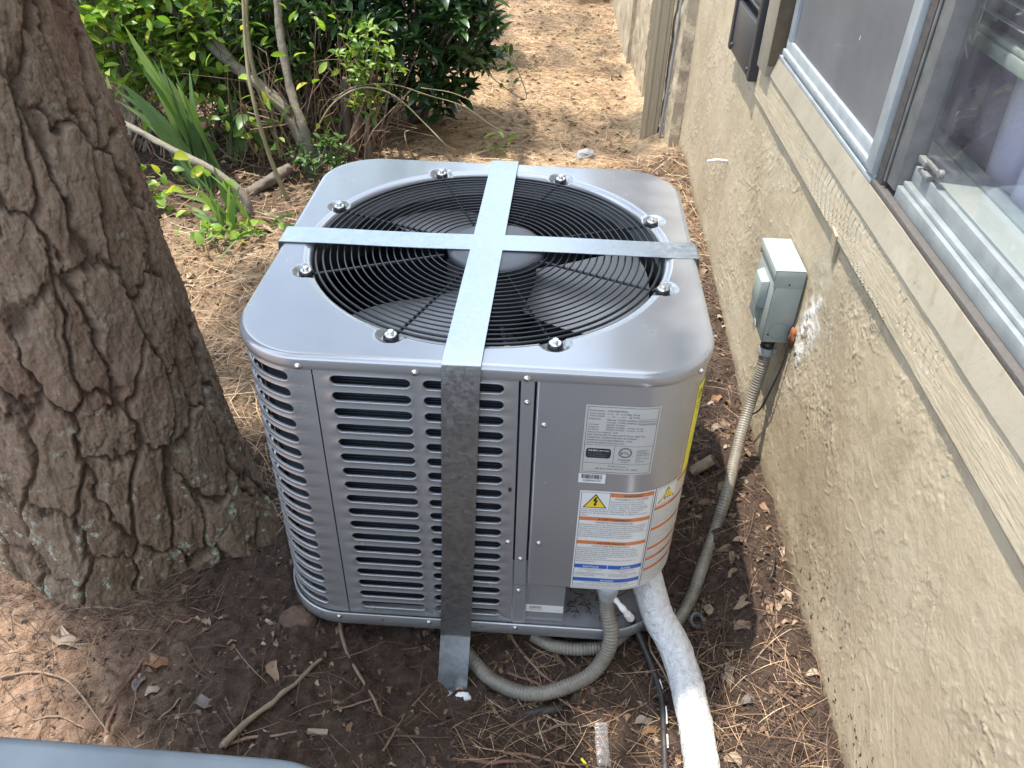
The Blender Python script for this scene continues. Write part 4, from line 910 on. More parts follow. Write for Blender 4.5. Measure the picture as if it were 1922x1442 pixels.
m = MB(); wbox(m, -1.4, -.0605, .150, .172, -.045, -.0125); wbox(m, -1.4, -.0605, .172, .180, -.045, -.020); wbox(m, -1.4, -.0605, .180, .206, -.045, -.030); m.build('bottom_rail', MT['alu'], window, bevel=.0018)
m = MB(); wbox(m, -1.4, -.0605, .2065, 1.05, -.0402, -.0380); m.build('glass_pane', MT['glass'], window)
m = MB(); wbox(m, .05, .70, .17, 1.05, -.042, -.040); m.build('glass_pane', MT['glass'], window)
m = MB(); wbox(m, .09, .66, .20, .224, -.060, -.044); wbox(m, .64, .665, .2245, 1.05, -.060, -.044); m.build('inner_sash', MT['alu_dirty'], window, bevel=.004)
# latch
P0 = WP(-.075, .222, -.030); m = MB(); m.box(P0+np.array([0, -.012, 0]), (.010, .030, .010)); m.box(P0+WD*-.045+np.array([0, 0, .004]), (.006, .05, .007)); m.cyl(P0+WD*-.072+np.array([-.004, 0, .005]), P0+WD*-.072+np.array([.004, 0, .005]), .007, .007, 14)
m.box(P0+WD*-.035+np.array([0, 0, -.012]), (.014, .028, .008)); m.build('window_latch', MT['alu_dirty'], window, bevel=.0015)
# inner sill and room
m = MB(); wbox(m, -1.4, .73, .165, .1850, -.125, -.0615); m.build('inner_sill', MT['insill'], house, bevel=.002)
m = MB(); wbox(m, -1.4, .73, .1700, .1885, -.155, -.1255); m.build('inner_sill_trim', MT['alu_light'], house, bevel=.003)
m = MB(); wbox(m, -2., 1.3, -.4, 2., -1.9, -1.88); wbox(m, -2., 1.3, -.42, -.4, -1.9, -.21); wbox(m, -2.02, -2., -.4, 2., -1.9, -.2); wbox(m, 1.3, 1.32, -.4, 2., -1.9, -.2); wbox(m, -2., 1.3, 2., 2.02, -1.9, -.05); m.build('room_interior', MT['room'], house)
# shutter with louvres
m = MB(); wbox(m, .8600, .8900, .043, 1.2, .0, .032); wbox(m, 1.150, 1.180, .043, 1.2, .0, .032); wbox(m, .8905, 1.1495, .043, .175, .0, .028); sh = m.build('shutter', MT['shutter'], house, bevel=.003)
for i in range(30):
    z = .192+i*.033; m = MB(); M_ = np.array(Matrix.Rotation(-PHI, 3, 'Z') @ Matrix.Rotation(math.radians(52), 3, 'Y')); m.box(WP(1.020, z, .014), (.036, .258, .004), M_); m.build('slat', MT['shutter'], sh)
for s_, z_ in ((.905, .062), (1.135, .062)): m = MB(); m.cyl(WP(s_, z_, .028), WP(s_, z_, .0325), .006, .005, 14); m.build('fixing_screw', MT['shutter'], sh, True)
# curtains and blind
def curtain(name, s0, s1, d, mat, label, amp=.018, wl=.085, z0=.165, seed=0):
    a = np.linspace(s0, s1, int((s1-s0)/.006)); b = np.linspace(z0, 1.5, 12); S_, Z_ = np.meshgrid(a, b, indexing='ij'); S_, Z_ = S_.ravel(), Z_.ravel()
    d_ = d+amp*np.sin(S_*2*PI/wl+3*fbm(S_*5, Z_*1.5, 0, 120+seed, 2))+.01*fbm(S_*9, Z_*3, 0, 121+seed, 2)
    o = mesh(name, WO+np.outer(S_, WD)+np.outer(d_, WN)+np.outer(Z_, [0, 0, 1]), gridfaces(len(a), len(b)), mat); return tag(o, label, 'curtain')
curtain('curtain', .02, .80, -.190, MT['purple'], 'dusky purple curtain hanging in folds behind the dusty right pane', .014)
curtain('curtain', -1.1, .012, -.185, MT['lilac'], 'pale lilac curtain edge at the far right behind the glass', .012, .12, seed=5)
bl = thing('window_blind', WP(-.5, .45, -.13), 'white venetian blind half raised at the top right of the window', 'blind')
m = MB(); wbox(m, -1.3, .25, .362, .382, -.122, -.096); wbox(m, -1.3, .25, .3825, .392, -.119, -.099); m.build('bottom_rail', MT['blind'], bl, bevel=.003)
for i in range(24):
    m = MB(); z = .410+i*.024; M_ = np.array(Matrix.Rotation(-PHI, 3, 'Z') @ Matrix.Rotation(math.radians(14), 3, 'Y')); m.box(WP(-.525, z, -.109), (.026, 1.55, .0012), M_); m.build('slat', MT['blind'], bl)
for s_ in (.04, -.42): tube('cord', np.array([WP(s_, .395, -.094), WP(s_, .7, -.094), WP(s_, .95, -.094)]), .0008, MT['blind'], bl, 5)
tube('cord', spline([WP(.03, .95, -.092), WP(.028, .50, -.091), WP(.022, .40, -.091), WP(.036, .375, -.090), WP(.016, .37, -.090), WP(.026, .39, -.091), WP(.040, .365, -.090), WP(.022, .345, -.092)], 60), .0011, MT['blind'], bl, 5)
# downspout
ds = MB(); 
prof = [(0, 0), (.012, 0), (.016, -.004), (.024, -.004), (.028, 0), (.044, 0), (.048, -.004), (.056, -.004), (.060, 0), (.072, 0), (.072, .05), (0, .05)]
pb = on_ground(1205, 268); ex, ey = np.array([.985, -.17]), np.array([.17, .985]); base = np.array([.478, 2.19])
V = [(*(base+ex*a+ey*b), z) for z in (-.70, 2.2) for a, b in prof]; n = len(prof); Fc = [(i, (i+1) % n, n+(i+1) % n, n+i) for i in range(n)]
me = bpy.data.meshes.new('downspout'); me.from_pydata(V, [], Fc); me.update(); link('downspout', me, MT['downspout'], house, False)
o = tube('thin_pipe', spline([(.548, 2.10, -.66), (.560, 2.09, -.3), (.566, 2.08, .2), (.566, 2.08, 1.)], 20), .006, MT['conduit_grey']); tag(o, 'thin pale conduit leaning beside the beige downspout', 'pipe')

# ------------------------------------------------------------------ disconnect box on the wall
S0, S1, Z0_, Z1_, DD = .172, .315, -.297, -.120, .062
box = thing('disconnect_box', WP(.24, -.30, 0), 'grey green metal electrical disconnect box mounted on the stucco wall', 'electrical box')
m = MB(); wbox(m, S0+.002, S1-.002, Z0_, Z1_-.004, .001, DD-.004); m.build('body', MT['boxpaint'], box, bevel=.0015)
m = MB(); wbox(m, S0, S1, Z1_-.002, Z1_, .004, DD+.004); wbox(m, S0, S0+.0016, Z1_-.040, Z1_-.0022, .004, DD+.002); wbox(m, S1-.0016, S1, Z1_-.034, Z1_-.0022, .004, DD+.002)
wbox(m, S0, S1, Z1_-.020, Z1_-.0022, DD+.0022, DD+.004); m.build('lid', MT['boxpaint'], box, bevel=.0006)
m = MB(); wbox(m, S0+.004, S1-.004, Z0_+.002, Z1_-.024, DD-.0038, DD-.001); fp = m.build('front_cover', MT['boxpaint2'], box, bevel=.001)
m = MB(); m.hexa([WP(S0+.035, Z1_-.115, DD-.001), WP(S0+.098, Z1_-.115, DD-.001), WP(S0+.092, Z1_-.112, DD+.016), WP(S0+.041, Z1_-.112, DD+.016), WP(S0+.035, Z1_-.045, DD-.001), WP(S0+.098, Z1_-.045, DD-.001), WP(S0+.092, Z1_-.050, DD+.016), WP(S0+.041, Z1_-.050, DD+.016)]); m.build('handle_hood', MT['boxpaint'], fp, bevel=.003)
V, Fq = torus(.018, .0012, 0, 40, 6); V = np.array([WP(S0+.072+v[0], Z0_+.034+v[1]*1.3, DD-.0008+v[2]) for v in V]); mesh('embossed_ring', V, Fq, MT['boxpaint'], fp)
V, Fq = torus(.010, .0010, 0, 30, 6); V = np.array([WP(S0+.072+v[0], Z0_+.034+v[1]*.9, DD-.0008+v[2]) for v in V]); mesh('embossed_ring', V, Fq, MT['boxpaint'], fp)
m = MB(); m.cyl(WP(S0+.066, Z0_+.004, DD+.001), WP(S0+.066, Z0_+.004, DD+.0025), .013, .013, 24); hs = m.build('padlock_hasp', MT['boxpaint'], box, False, .0004, 1)
m = MB(); wbox(m, S0+.058, S0+.074, Z0_+.002, Z0_+.0055, DD+.0026, DD+.0029); m.build('hasp_slot', MT['rust'], hs)
m = MB(); m.cyl(WP(S0-.0002, Z1_-.032, .032), WP(S0-.0016, Z1_-.032, .032), .002, .002, 10); m.cyl(WP(S0+.0018, Z0_+.02, .05), WP(S0+.0010, Z0_+.02, .05), .002, .002, 10); m.build('small_hole', MT['blackplastic'], box)
V, Fq = torus(.020, .0006, 0, 36, 5); V = np.array([WP(S0+.0018, Z0_+.030+v[1], .030+v[0]) for v in V]); mesh('knockout_ring', V, Fq, MT['boxpaint'], box)
# foam filler lump next to the box
V = []; ico = bmesh.new(); bmesh.ops.create_icosphere(ico, subdivisions=3, radius=1); iv = np.array([v.co[:] for v in ico.verts]); fi = [tuple(v.index for v in f.verts) for f in ico.faces]; ico.free()
nz = fbm(iv[:, 0]*3+4, iv[:, 1]*3+4, iv[:, 2]*3+4, 130, 4); P = iv*(.45+1.3*nz[:, None])*np.array([.007, .013, .022]); o = mesh('foam_filler', P+WP(.157, -.268, .003), fi, MT['rust']); tag(o, 'rusty orange foam lump in the hole beside the electrical box', 'foam')
# torn flap of caulk under the trim
m = MB(); m.hexa([WP(.060, -.035, .001), WP(.075, -.03, .001), WP(.075, -.03, .006), WP(.06, -.035, .006), WP(.055, .02, .001), WP(.085, .025, .001), WP(.085, .025, .014), WP(.055, .02, .014)]); o = m.build('stucco_chip', MT['stucco_far'], None); tag(o, 'lifted stucco chip under the trim board above the electrical box', 'chip')

# ------------------------------------------------------------------ conduits and pipes
def corrugated(name, pts, r, mat, parent, pitch=.0062, amp=.00065, sides=20):
    P0 = np.array(pts, float); L_ = np.sum(np.linalg.norm(np.diff(P0, axis=0), axis=1)); n = int(L_/pitch*6); P = spline(P0, n); s = np.linspace(0, L_, n)
    return tube(name, P, r+amp*np.cos(s*2*PI/pitch), mat, parent, sides)
cn = WP(.200, Z0_, .036)
cond = thing('flexible_conduit', cn, 'ribbed grey conduit running from the wall box down into the mulch', 'conduit')
pts = [cn+np.array([0, 0, -.035]), cn+np.array([-.002, -.01, -.075]), onx(1407, 760, .585), onx(1385, 835, .560), onx(1364, 925, .528), onx(1341, 1000, .503), on_ground(1316, 1070, .020), on_ground(1296, 1125, .014), on_ground(1262, 1172, .013), on_ground(1200, 1196, .013)+np.array([0, .03, 0])]
pts = [np.array(p) for p in pts]
corrugated('conduit_tube', pts, .0128, MT['conduit'], cond)
m = MB(); m.cyl(cn+np.array([0, 0, .0]), cn+np.array([0, 0, -.012]), .0165, .0165, 20); m.cyl(cn+np.array([0, 0, -.0125]), cn+np.array([0, 0, -.032]), .0145, .0145, 20); m.build('locknut', MT['blackplastic'], cond, True)
m = MB(); m.cyl(cn+np.array([0, 0, -.030]), cn+np.array([-.001, -.003, -.048]), .0172, .0172, 24); m.box(cn+np.array([.016, -.004, -.036]), (.010, .010, .014)); m.build('clamp', MT['conduit_grey'], cond, False, .0015)
lp = thing('flexible_conduit', ony(1145, 1112, -.352), 'ribbed grey conduit loop hanging from the unit and curving over the soil', 'conduit')
t0 = np.array([.249, -.352, -.487]); g1 = on_ground(1080, 1285, .014); g2 = on_ground(1005, 1303, .014); g3 = on_ground(935, 1283, .016); g4 = on_ground(888, 1240, .016); g5 = np.array([-.08, -.30, -.665])
corrugated('conduit_tube', [t0+np.array([0, 0, -.03]), t0+np.array([.003, -.006, -.065]), ony(1147, 1195, -.385), ony(1132, 1238, -.405), (g1+ony(1105, 1268, -.43))/2+np.array([.0, 0, 0]), g2, g3, g4, g5], .0140, MT['conduit'], lp)
m = MB(); m.cyl(t0, t0+np.array([0, 0, -.020]), .0200, .0200, 24); m.cyl(t0+np.array([0, 0, -.0205]), t0+np.array([.001, -.002, -.040]), .0185, .0150, 24); m.build('connector', MT['conduit_grey'], lp, False, .0015)
bk = [onz(1000, 1192, -.665), onz(1040, 1212, -.668), onz(1095, 1218, -.668), onz(1150, 1205, -.665), onz(1235, 1190, -.66)+np.array([0, .08, 0])]
o = corrugated('flexible_conduit', bk, .0128, MT['conduit'], None); tag(o, 'dusty conduit length lying on the soil beneath the base pan edge', 'conduit')
# white insulated refrigerant pipe
pp = [(.325, -.20, -.50), (.322, -.285, -.515), ony(1232, 1148, -.335), ony(1262, 1205, -.375), on_ground(1285, 1270, .045), on_ground(1300, 1335, .040), on_ground(1312, 1400, .038), on_ground(1318, 1450, .038), on_ground(1326, 1560, .036), on_ground(1340, 1760, .03)]
n = 340; P = spline(pp, n); sd = 48; sA = np.linspace(0, 1, n); tA = np.arange(sd)*2*PI/sd; SG, TG = np.meshgrid(sA*1.1, tA, indexing='ij'); nz = fbm(np.cos(TG)*3+5, np.sin(TG)*3, SG*28, 140, 4)-.5; nz2 = fbm(np.cos(TG)*9, np.sin(TG)*9, SG*110, 142, 3)-.5
RR = .0300+.0035*nz+.0018*nz2; RR += -.007*np.exp(-((SG-.80)/.02)**2)*(.5+.5*np.cos(TG-1)); RR[:18] -= .004
o = tube('insulated_pipe', P, RR, MT['whitepipe'], None, sd); tag(o, 'white painted insulated pipe leaving the unit and running toward the camera', 'pipe')
# black cable with white painted end
cb_ = thing('control_cable', (.30, -.34, -.60), 'thin black cable with a white painted end beside the white pipe', 'cable')
P = [ony(1152, 1122, -.36), ony(1175, 1150, -.365), onz(1190, 1172, -.62), on_ground(1213, 1225, .02), on_ground(1232, 1275, .012), on_ground(1243, 1320, .010), on_ground(1246, 1380, .010), on_ground(1249, 1450, .010), on_ground(1255, 1600, .010)]
Ps = spline(P, 140); rr = .0062+.0012*np.sin(np.arange(140)*.5)*np.exp(-np.arange(140)/60); tube('cable_sheath', Ps[22:], rr[22:], MT['blackcable'], cb_, 12); tube('painted_end', Ps[:24], np.linspace(.0045, .0078, 24)*(1+.15*np.sin(np.arange(24))), MT['whitepaint'], cb_, 12)
for i, (a, b) in enumerate(((60, 66), (74, 84), (88, 96))): tube('paint_drip', Ps[a:b]+np.array([.0052, -.003, .003]), .002, MT['whitepaint'], cb_, 6)
o = tube('wire', spline([WP(.150, -.26, .010), WP(.145, -.33, .012), WP(.155, -.42, .020), WP(.19, -.50, .02), WP(.24, -.56, .03)], 40), .0022, MT['blackcable']); tag(o, 'thin dark wire hanging on the wall below the electrical box', 'wire')
o = tube('wire', spline([on_ground(1455, 1035, .02), on_ground(1450, 1075, .02), on_ground(1438, 1095, .004)], 20), .0018, MT['blackcable']); tag(o, 'short black wire stub poking out of the mulch near the wall', 'wire')
o = tube('wire', spline([on_ground(1282, 1165, .01), on_ground(1228, 1180, .03), on_ground(1220, 1215, .03), on_ground(1245, 1260, .02), on_ground(1268, 1310, .01)], 50), .002, MT['twig']); tag(o, 'thin brown wire curling between the black cable and the white pipe', 'wire')
# cut pipe stub by the wall
a = on_ground(1300, 885, .010); b = on_ground(1338, 862, .035); d = (b-a)/np.linalg.norm(b-a); V1, F1_ = tube_geo(np.array([a, b, b, a+d*.01]), np.array([.0125, .0125, .0095, .0095]), 20); o = mesh('pipe_stub', V1, F1_, MT['wood']); tag(o, 'cut brown pipe end sticking out of mulch below the electrical box', 'pipe')
w1 = WP(1.045, -.245, .0); o = tube('wire', spline([w1, w1+WN*.03+np.array([0, 0, .003]), w1+WN*.06+np.array([0, 0, -.002])], 10), .0035, MT['whitepaint']); tag(o, 'short white wire poking from the wall behind the unit', 'wire')
m = MB(); p = on_ground(1186, 1170, .02); m.cyl(p+np.array([-.05, .02, 0]), p, .017, .017, 20); o = m.build('pipe_stub', MT['whitepaint'], None, True); tag(o, 'white painted pipe end on the soil under the unit corner', 'pipe')
p = on_ground(1308, 1165, .006); V, Fq = torus(.013, .0045, 0, 28, 10); o = mesh('rubber_grommet', V @ rotm(.5, .3, 0).T+p, Fq, MT['hub']); tag(o, 'grey round grommet lying in the shade beside the white pipe', 'grommet')
p0 = on_ground(985, 1342, .006); p1 = on_ground(1055, 1330, .008); o = tube('pipe_offcut', np.array([p0, (p0+p1)/2, p1]), .009, MT['blackcable'], None, 12); tag(o, 'black pipe offcut lying on the soil in front of the conduit loop', 'pipe')

# ------------------------------------------------------------------ small ground things
def crumple(name, uv, size, mat, label, cat, seed=0, flat=.3, lift=.004):
    p = on_ground(*uv, lift); z = fbm(iv[:, 0]*1.6+seed, iv[:, 1]*1.6, iv[:, 2]*1.6+seed, 150, 3); P = iv*(.6+.8*z[:, None])*np.array([size, size*.7, size*flat*2]); return tag(mesh(name, P+p, fi, mat, None, False), label, cat)
crumple('stone', (1098, 296), .045, MT['stone'], 'small grey stone on the soil behind the unit', 'stone', 3, .4)
crumple('stone', (563, 1158), .036, MT['stem_dark'], 'dark red brown stone by the lower left corner of the unit', 'stone', 9, .2)
for i, (u, v, s) in enumerate(((1350, 1010, .02), )): pass
blk = MB(); p = onz(1110, 8, -.66); blk.box(p+np.array([0, .1, .08]), (.17, .20, .17)); o = blk.build('block', MT['tanblock'], None, False, .008); tag(o, 'tan block standing at the far end of the needle path', 'block')
def leafmesh(name, L_=1., W_=.36, fold=.18, curl=.2, n=5):
    V = []; Fc = []
    for i in range(n+1):
        t = i/n; wd = W_*math.sin(PI*min(1, t*.92+.06))**.8*(1-.25*t) if 0 < i < n else (.02 if i == 0 else .0)
        z = -curl*(t-.4)**2; V += [(t*L_, -wd/2, z+fold*wd/2), (t*L_, 0, z), (t*L_, wd/2, z+fold*wd/2)]
    for i in range(n): 
        for k in (0, 1): Fc.append((i*3+k, (i+1)*3+k, (i+1)*3+k+1, i*3+k+1))
    return np.array(V), np.array(Fc)
LVv, LFf = leafmesh('leaf')
DLV, DLF = leafmesh('dead', 1, .46, .55, .9, 7); DLV = DLV+np.stack([0*DLV[:, 0], .05*np.sin(DLV[:, 0]*9), .07*np.sin(DLV[:, 0]*13+DLV[:, 1]*17)], -1)
def dead_leaf(uv, L_, az, mat, label, roll=0., el=.05):
    p = on_ground(*uv, .008); R_ = eulers(np.array([az]), np.array([el]), np.array([roll]))[0]; V = (DLV-np.array([.5, 0, -.02])) @ R_.T*L_*.86+p-np.array([0, 0, .003]); return tag(mesh('dry_leaf', V, DLF, mat), label, 'leaf')
dead_leaf((118, 1196), .085, -.35, MT['deadleaf_p'], 'large curled pale leaf at the shadow edge by the trunk base')
dead_leaf((293, 1241), .075, .1, MT['deadleaf_o'], 'broad orange dry leaf crossed by a long reddish twig')
dead_leaf((289, 1293), .045, .6, MT['deadleaf_p'], 'small pale pinkish leaf below the orange one')
dead_leaf((262, 1275), .05, 1.4, MT['deadleaf_g'], 'grey brown leaf just above the small pale pinkish leaf')
dead_leaf((385, 1317), .06, -.1, MT['deadleaf_g'], 'flat grey leaf in the shaded soil beside the thick stick', .1)
dead_leaf((512, 1255), .06, -1.1, MT['deadleaf'], 'narrow brown leaf above the upper end of the thick stick')
dead_leaf((1338, 1378), .05, .8, MT['deadleaf_o'], 'orange leaf stuck to the right side of the white pipe')
dead_leaf((1222, 1368), .045, .5, MT['deadleaf_o'], 'orange leaf left of the black cable near the bottom')
dead_leaf((1212, 1352), .05, .1, MT['deadleaf_p'], 'pale leaf lying on top of the orange leaf by the cable')
dead_leaf((1368, 1250), .05, 1.5, MT['deadleaf_p'], 'tan oval leaf standing up to the right of the white pipe')
dead_leaf((1412, 1312), .05, .3, MT['deadleaf_g'], 'silvery grey leaf in dark mulch near the wall')
dead_leaf((1345, 745), .07, 1.3, MT['deadleaf_o'], 'orange brown leaf on mulch between unit and wall')
dead_leaf((1352, 800), .06, .4, MT['deadleaf_p'], 'pale leaf on mulch behind the ribbed conduit')
dead_leaf((1405, 850), .06, -.3, MT['deadleaf'], 'brown leaf beside the cut pipe end below the box')
dead_leaf((1290, 985), .05, 1.2, MT['deadleaf_g'], 'grey leaf standing against the right side of the unit', 1.)
def stick(uvs, r, mat, label, name='twig', lift=.006, cat='twig', knots=0, n=40):
    P = [on_ground(u, v, lift+(0 if len(q) < 1 else q[0])) for (u, v, *q) in uvs]; Ps = spline(P, n); rr = np.interp(np.linspace(0, 1, n), [0, 1], [r, r*.5])*(1+.25*(vnoise(np.arange(n)*.35, r*900, 0, 5)-.5))
    Ps[1:-1] += r*.9*(np.stack([vnoise(np.arange(n)*.22+k*7, r*700+k, 0, 9) for k in range(3)], -1)[1:-1]-.5); o = tube(name, Ps, rr, mat, None, 9); return tag(o, label, cat)
o = stick([(418, 1400), (480, 1342), (545, 1290), (605, 1236)], .0065, MT['wood'], 'thick split pale stick pointing up toward the unit', 'stick', .010, 'stick')
stick([(196, 1385), (228, 1300), (268, 1240), (318, 1178)], .0042, MT['root'], 'long reddish twig curving through the shaded soil by the trunk')
stick([(318, 1178), (330, 1165), (345, 1168), (365, 1160)], .0028, MT['root'], 'bent twig tip at the upper end of the reddish twig')
stick([(638, 1170), (655, 1235), (690, 1290), (717, 1345)], .0040, MT['twig'], 'long straw brown twig running down from the unit edge')
stick([(412, 1402), (460, 1388), (520, 1380), (568, 1372)], .0038, MT['twig'], 'slender twig beside the thick stick at the bottom')
stick([(260, 1385), (300, 1350), (340, 1310)], .0032, MT['twig'], 'short twig in shade near the bottom edge at left')
stick([(958, 1190), (985, 1232), (1030, 1275), (1065, 1290)], .0035, MT['twig'], 'brown root passing under the conduit loop')
stick([(1035, 1215), (1070, 1260), (1120, 1300)], .0055, MT['stem_dark'], 'dark thick root inside the conduit loop')
stick([(952, 1262), (1010, 1285), (1080, 1330), (1150, 1345)], .0035, MT['root'], 'reddish root crossing behind the conduit loop')
stick([(880, 1425), (930, 1432), (1000, 1425), (1060, 1398)], .0042, MT['root'], 'knobbly reddish root at the bottom below the strap')
stick([(945, 1412), (990, 1418), (1040, 1430), (1110, 1438)], .0032, MT['root'], 'thin root lying parallel at the very bottom')
stick([(1005, 1380), (1060, 1360), (1120, 1362), (1190, 1330)], .0026, MT['twig'], 'thin twig in the litter left of the black cable')
stick([(700, 1312), (640, 1330), (580, 1345)], .0022, MT['twig'], 'fine needle twig on the bare soil left of the strap')
stick([(720, 1410), (742, 1370), (760, 1340)], .0024, MT['twig'], 'upright fine twig on the soil left of the strap foot')
stick([(0, 1272), (60, 1262), (130, 1282), (205, 1378)], .0030, MT['twig'], 'long twig across the sunlit soil at the far left')
stick([(60, 1352), (110, 1345), (160, 1368)], .0024, MT['twig'], 'small twig on the sunlit soil at lower left')
m = MB(); p = on_ground(596, 1374, .006); m.box(p, (.036, .010, .004), rotm(0, .05, .05)); o = m.build('wood_chip', MT['deadleaf_p'], None); tag(o, 'pale yellowish wood chip right of the slender twig', 'wood chip')
m = MB(); p = on_ground(1097, 1432, .006); m.box(p, (.018, .004, .003), rotm(0, 0, -.9)); o = m.build('plastic_sliver', MT['s_energy'], None); tag(o, 'tiny bright yellow plastic sliver at the bottom edge', 'plastic')
def film(uvs, wdt, label, seed):
    P = np.array([on_ground(u, v, .020) for u, v in uvs]); Ps = spline(P, 40); Ps[:, 2] += .0012*np.sin(np.arange(40)*.8+seed); d = np.gradient(Ps, axis=0); d /= np.linalg.norm(d, axis=1)[:, None]; sd_ = np.cross(d, [0, 0, 1.]); V = np.stack([Ps-sd_*wdt/2, Ps+np.array([0, 0, .004]), Ps+sd_*wdt/2], 1).reshape(-1, 3)
    return tag(mesh('plastic_strip', V, gridfaces(40, 3), MT['film']), label, 'plastic')
film([(1128, 1358), (1130, 1400), (1135, 1440)], .024, 'clear crinkled plastic strip at the bottom near the cable', 1)
crumple('paint_blob', (868, 1308), .014, MT['whitepaint'], 'white paint lump on the soil beside the strap foot', 'paint', 5, .3)

# ------------------------------------------------------------------ litter (stuff)
def gz_at(x, y): return ground_h(x, y)+ground_noise(x, y)
def clear(x, y, z=0):
    return ~((np.abs(x) < .30) & (np.abs(y) < .30)) & (x < .655-.0151*y-.02*(y > 1.9)) & (np.hypot(x+.79, y+.08) > .26) & ~((x > .46) & (y > 1.95))
ns = 6; nbV = []
for i in range(ns+1):
    t = i/ns; x = t-.5; wv_ = .008*(1-.5*abs(2*t-1)); zc = .06*math.sin(t*PI)*.5+.02; yc = .10*(t-.5)**2*2; nbV += [(x, yc-wv_, zc), (x, yc, zc+.006), (x, yc+wv_, zc)]
nbV = np.array(nbV); nbF = np.array([(i*3+k, i*3+k+1, (i+1)*3+k+1, (i+1)*3+k) for i in range(ns) for k in (0, 1)])
def needles(name, n, region, mat, label, L0=.06, L1=.15, dens=None):
    x = rng.uniform(region[0], region[1], n); y = rng.uniform(region[2], region[3], n); k = clear(x, y)
    if dens is not None: k &= rng.random(n) < dens(x, y)
    x, y = x[k], y[k]; P = np.stack([x, y, gz_at(x, y)+rng.uniform(-.002, .010, len(x))], -1); V, Fq, rnd = scatter(nbV, nbF, P, eulers(rng.uniform(0, 2*PI, len(x)), rng.normal(0, .10, len(x)), rng.normal(0, .5, len(x))), rng.uniform(L0, L1, len(x)))
    o = mesh(name, V, Fq, mat, attrs=dict(rnd=rnd)); return tag(o, label, 'pine needles', kind='stuff')
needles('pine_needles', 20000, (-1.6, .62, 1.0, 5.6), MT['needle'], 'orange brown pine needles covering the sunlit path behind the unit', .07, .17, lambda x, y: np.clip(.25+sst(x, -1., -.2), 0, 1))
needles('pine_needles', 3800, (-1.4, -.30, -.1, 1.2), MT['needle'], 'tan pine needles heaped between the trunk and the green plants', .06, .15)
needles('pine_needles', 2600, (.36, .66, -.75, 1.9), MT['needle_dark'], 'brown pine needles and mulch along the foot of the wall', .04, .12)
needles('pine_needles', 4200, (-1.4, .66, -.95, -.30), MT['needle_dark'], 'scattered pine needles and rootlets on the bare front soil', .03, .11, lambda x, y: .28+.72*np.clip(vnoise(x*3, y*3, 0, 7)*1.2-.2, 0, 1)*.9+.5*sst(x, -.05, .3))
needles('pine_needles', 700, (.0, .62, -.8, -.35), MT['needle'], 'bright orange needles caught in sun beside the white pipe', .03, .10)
def leaves_stuff(name, n, region, mat, label, L0, L1, base=(DLV, DLF), cat='fallen leaves', dens=None):
    x = rng.uniform(region[0], region[1], n); y = rng.uniform(region[2], region[3], n); k = clear(x, y)
    if dens is not None: k &= rng.random(n) < dens(x, y)
    x, y = x[k], y[k]; P = np.stack([x, y, gz_at(x, y)+rng.uniform(0, .006, len(x))], -1); V, Fq, rnd = scatter(base[0]-np.array([.5, 0, 0]), base[1], P, eulers(rng.uniform(0, 2*PI, len(x)), rng.normal(0, .25, len(x)), rng.normal(0, .35, len(x))), rng.uniform(L0, L1, len(x)))
    o = mesh(name, V, Fq, mat, attrs=dict(rnd=rnd)); return tag(o, label, cat, kind='stuff')
na = 1500; a_ = rng.uniform(0, 2*PI, na); r_ = .27+rng.exponential(.05, na); x = -.80+r_*np.cos(a_); y = -.08+r_*np.sin(a_); P = np.stack([x, y, gz_at(x, y)+rng.uniform(0, .02, na)*np.exp(-(r_-.27)/.05)], -1)
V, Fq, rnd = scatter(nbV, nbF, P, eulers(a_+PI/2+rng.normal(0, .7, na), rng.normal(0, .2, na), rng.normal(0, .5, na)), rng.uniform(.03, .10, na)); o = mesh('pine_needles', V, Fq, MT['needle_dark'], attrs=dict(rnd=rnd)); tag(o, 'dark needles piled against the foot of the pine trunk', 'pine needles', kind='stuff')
leaves_stuff('fallen_leaves', 2600, (-1.6, .60, .9, 5.4), MT['deadleaf'], 'small dry leaves mixed through the path needles', .025, .055)
leaves_stuff('fallen_leaves', 420, (-1.5, -.25, 0, 1.3), MT['deadleaf'], 'small dry leaves around the strap leaved plants', .02, .05)
leaves_stuff('fallen_leaves', 230, (.38, .64, -.7, 1.8), MT['deadleaf'], 'small crumpled leaves in the mulch by the wall', .02, .05)
leaves_stuff('fallen_leaves', 420, (-1.3, .4, -.9, -.3), MT['deadleaf'], 'small leaf fragments on the shaded front soil', .010, .026)
leaves_stuff('bark_mulch', 15000, (-1.4, .66, -.95, 1.6), MT['needle_dark'], 'crumbly bark chips and mulch bits over the soil', .006, .022, cat='mulch', dens=lambda x, y: .30+.75*sst(x, .38, .5)+.2*(np.abs(x+.8) < .4))
ic1 = bmesh.new(); bmesh.ops.create_icosphere(ic1, subdivisions=1, radius=1); cv = np.array([v.co[:] for v in ic1.verts]); cf = np.array([[v.index for v in f.verts] for f in ic1.faces]); ic1.free(); cv = cv*(.7+.6*rng.random(len(cv)))[:, None]*np.array([1, .8, .55])
n = 16000; x = rng.uniform(-1.4, .64, n); y = np.where(rng.random(n) < .75, rng.uniform(-.95, .0, n), rng.uniform(0, 2.1, n)); k = clear(x, y); k &= rng.random(n) < (.35+.65*sst(x, .35, .5)+.5*((y > 1.4) & (x > 0))); x, y = x[k], y[k]
V, Fq, rnd = scatter(cv, cf, np.stack([x, y, gz_at(x, y)], -1), eulers(rng.uniform(0, 6.3, len(x)), rng.uniform(0, 6, len(x)), rng.uniform(0, 6, len(x))), .0015+.0055*rng.random(len(x))**4)
o = mesh('soil_crumbs', V, Fq, MT['clod'], None, False, attrs=dict(rnd=rnd)); tag(o, 'small dark soil crumbs scattered over the ground', 'soil', kind='stuff')

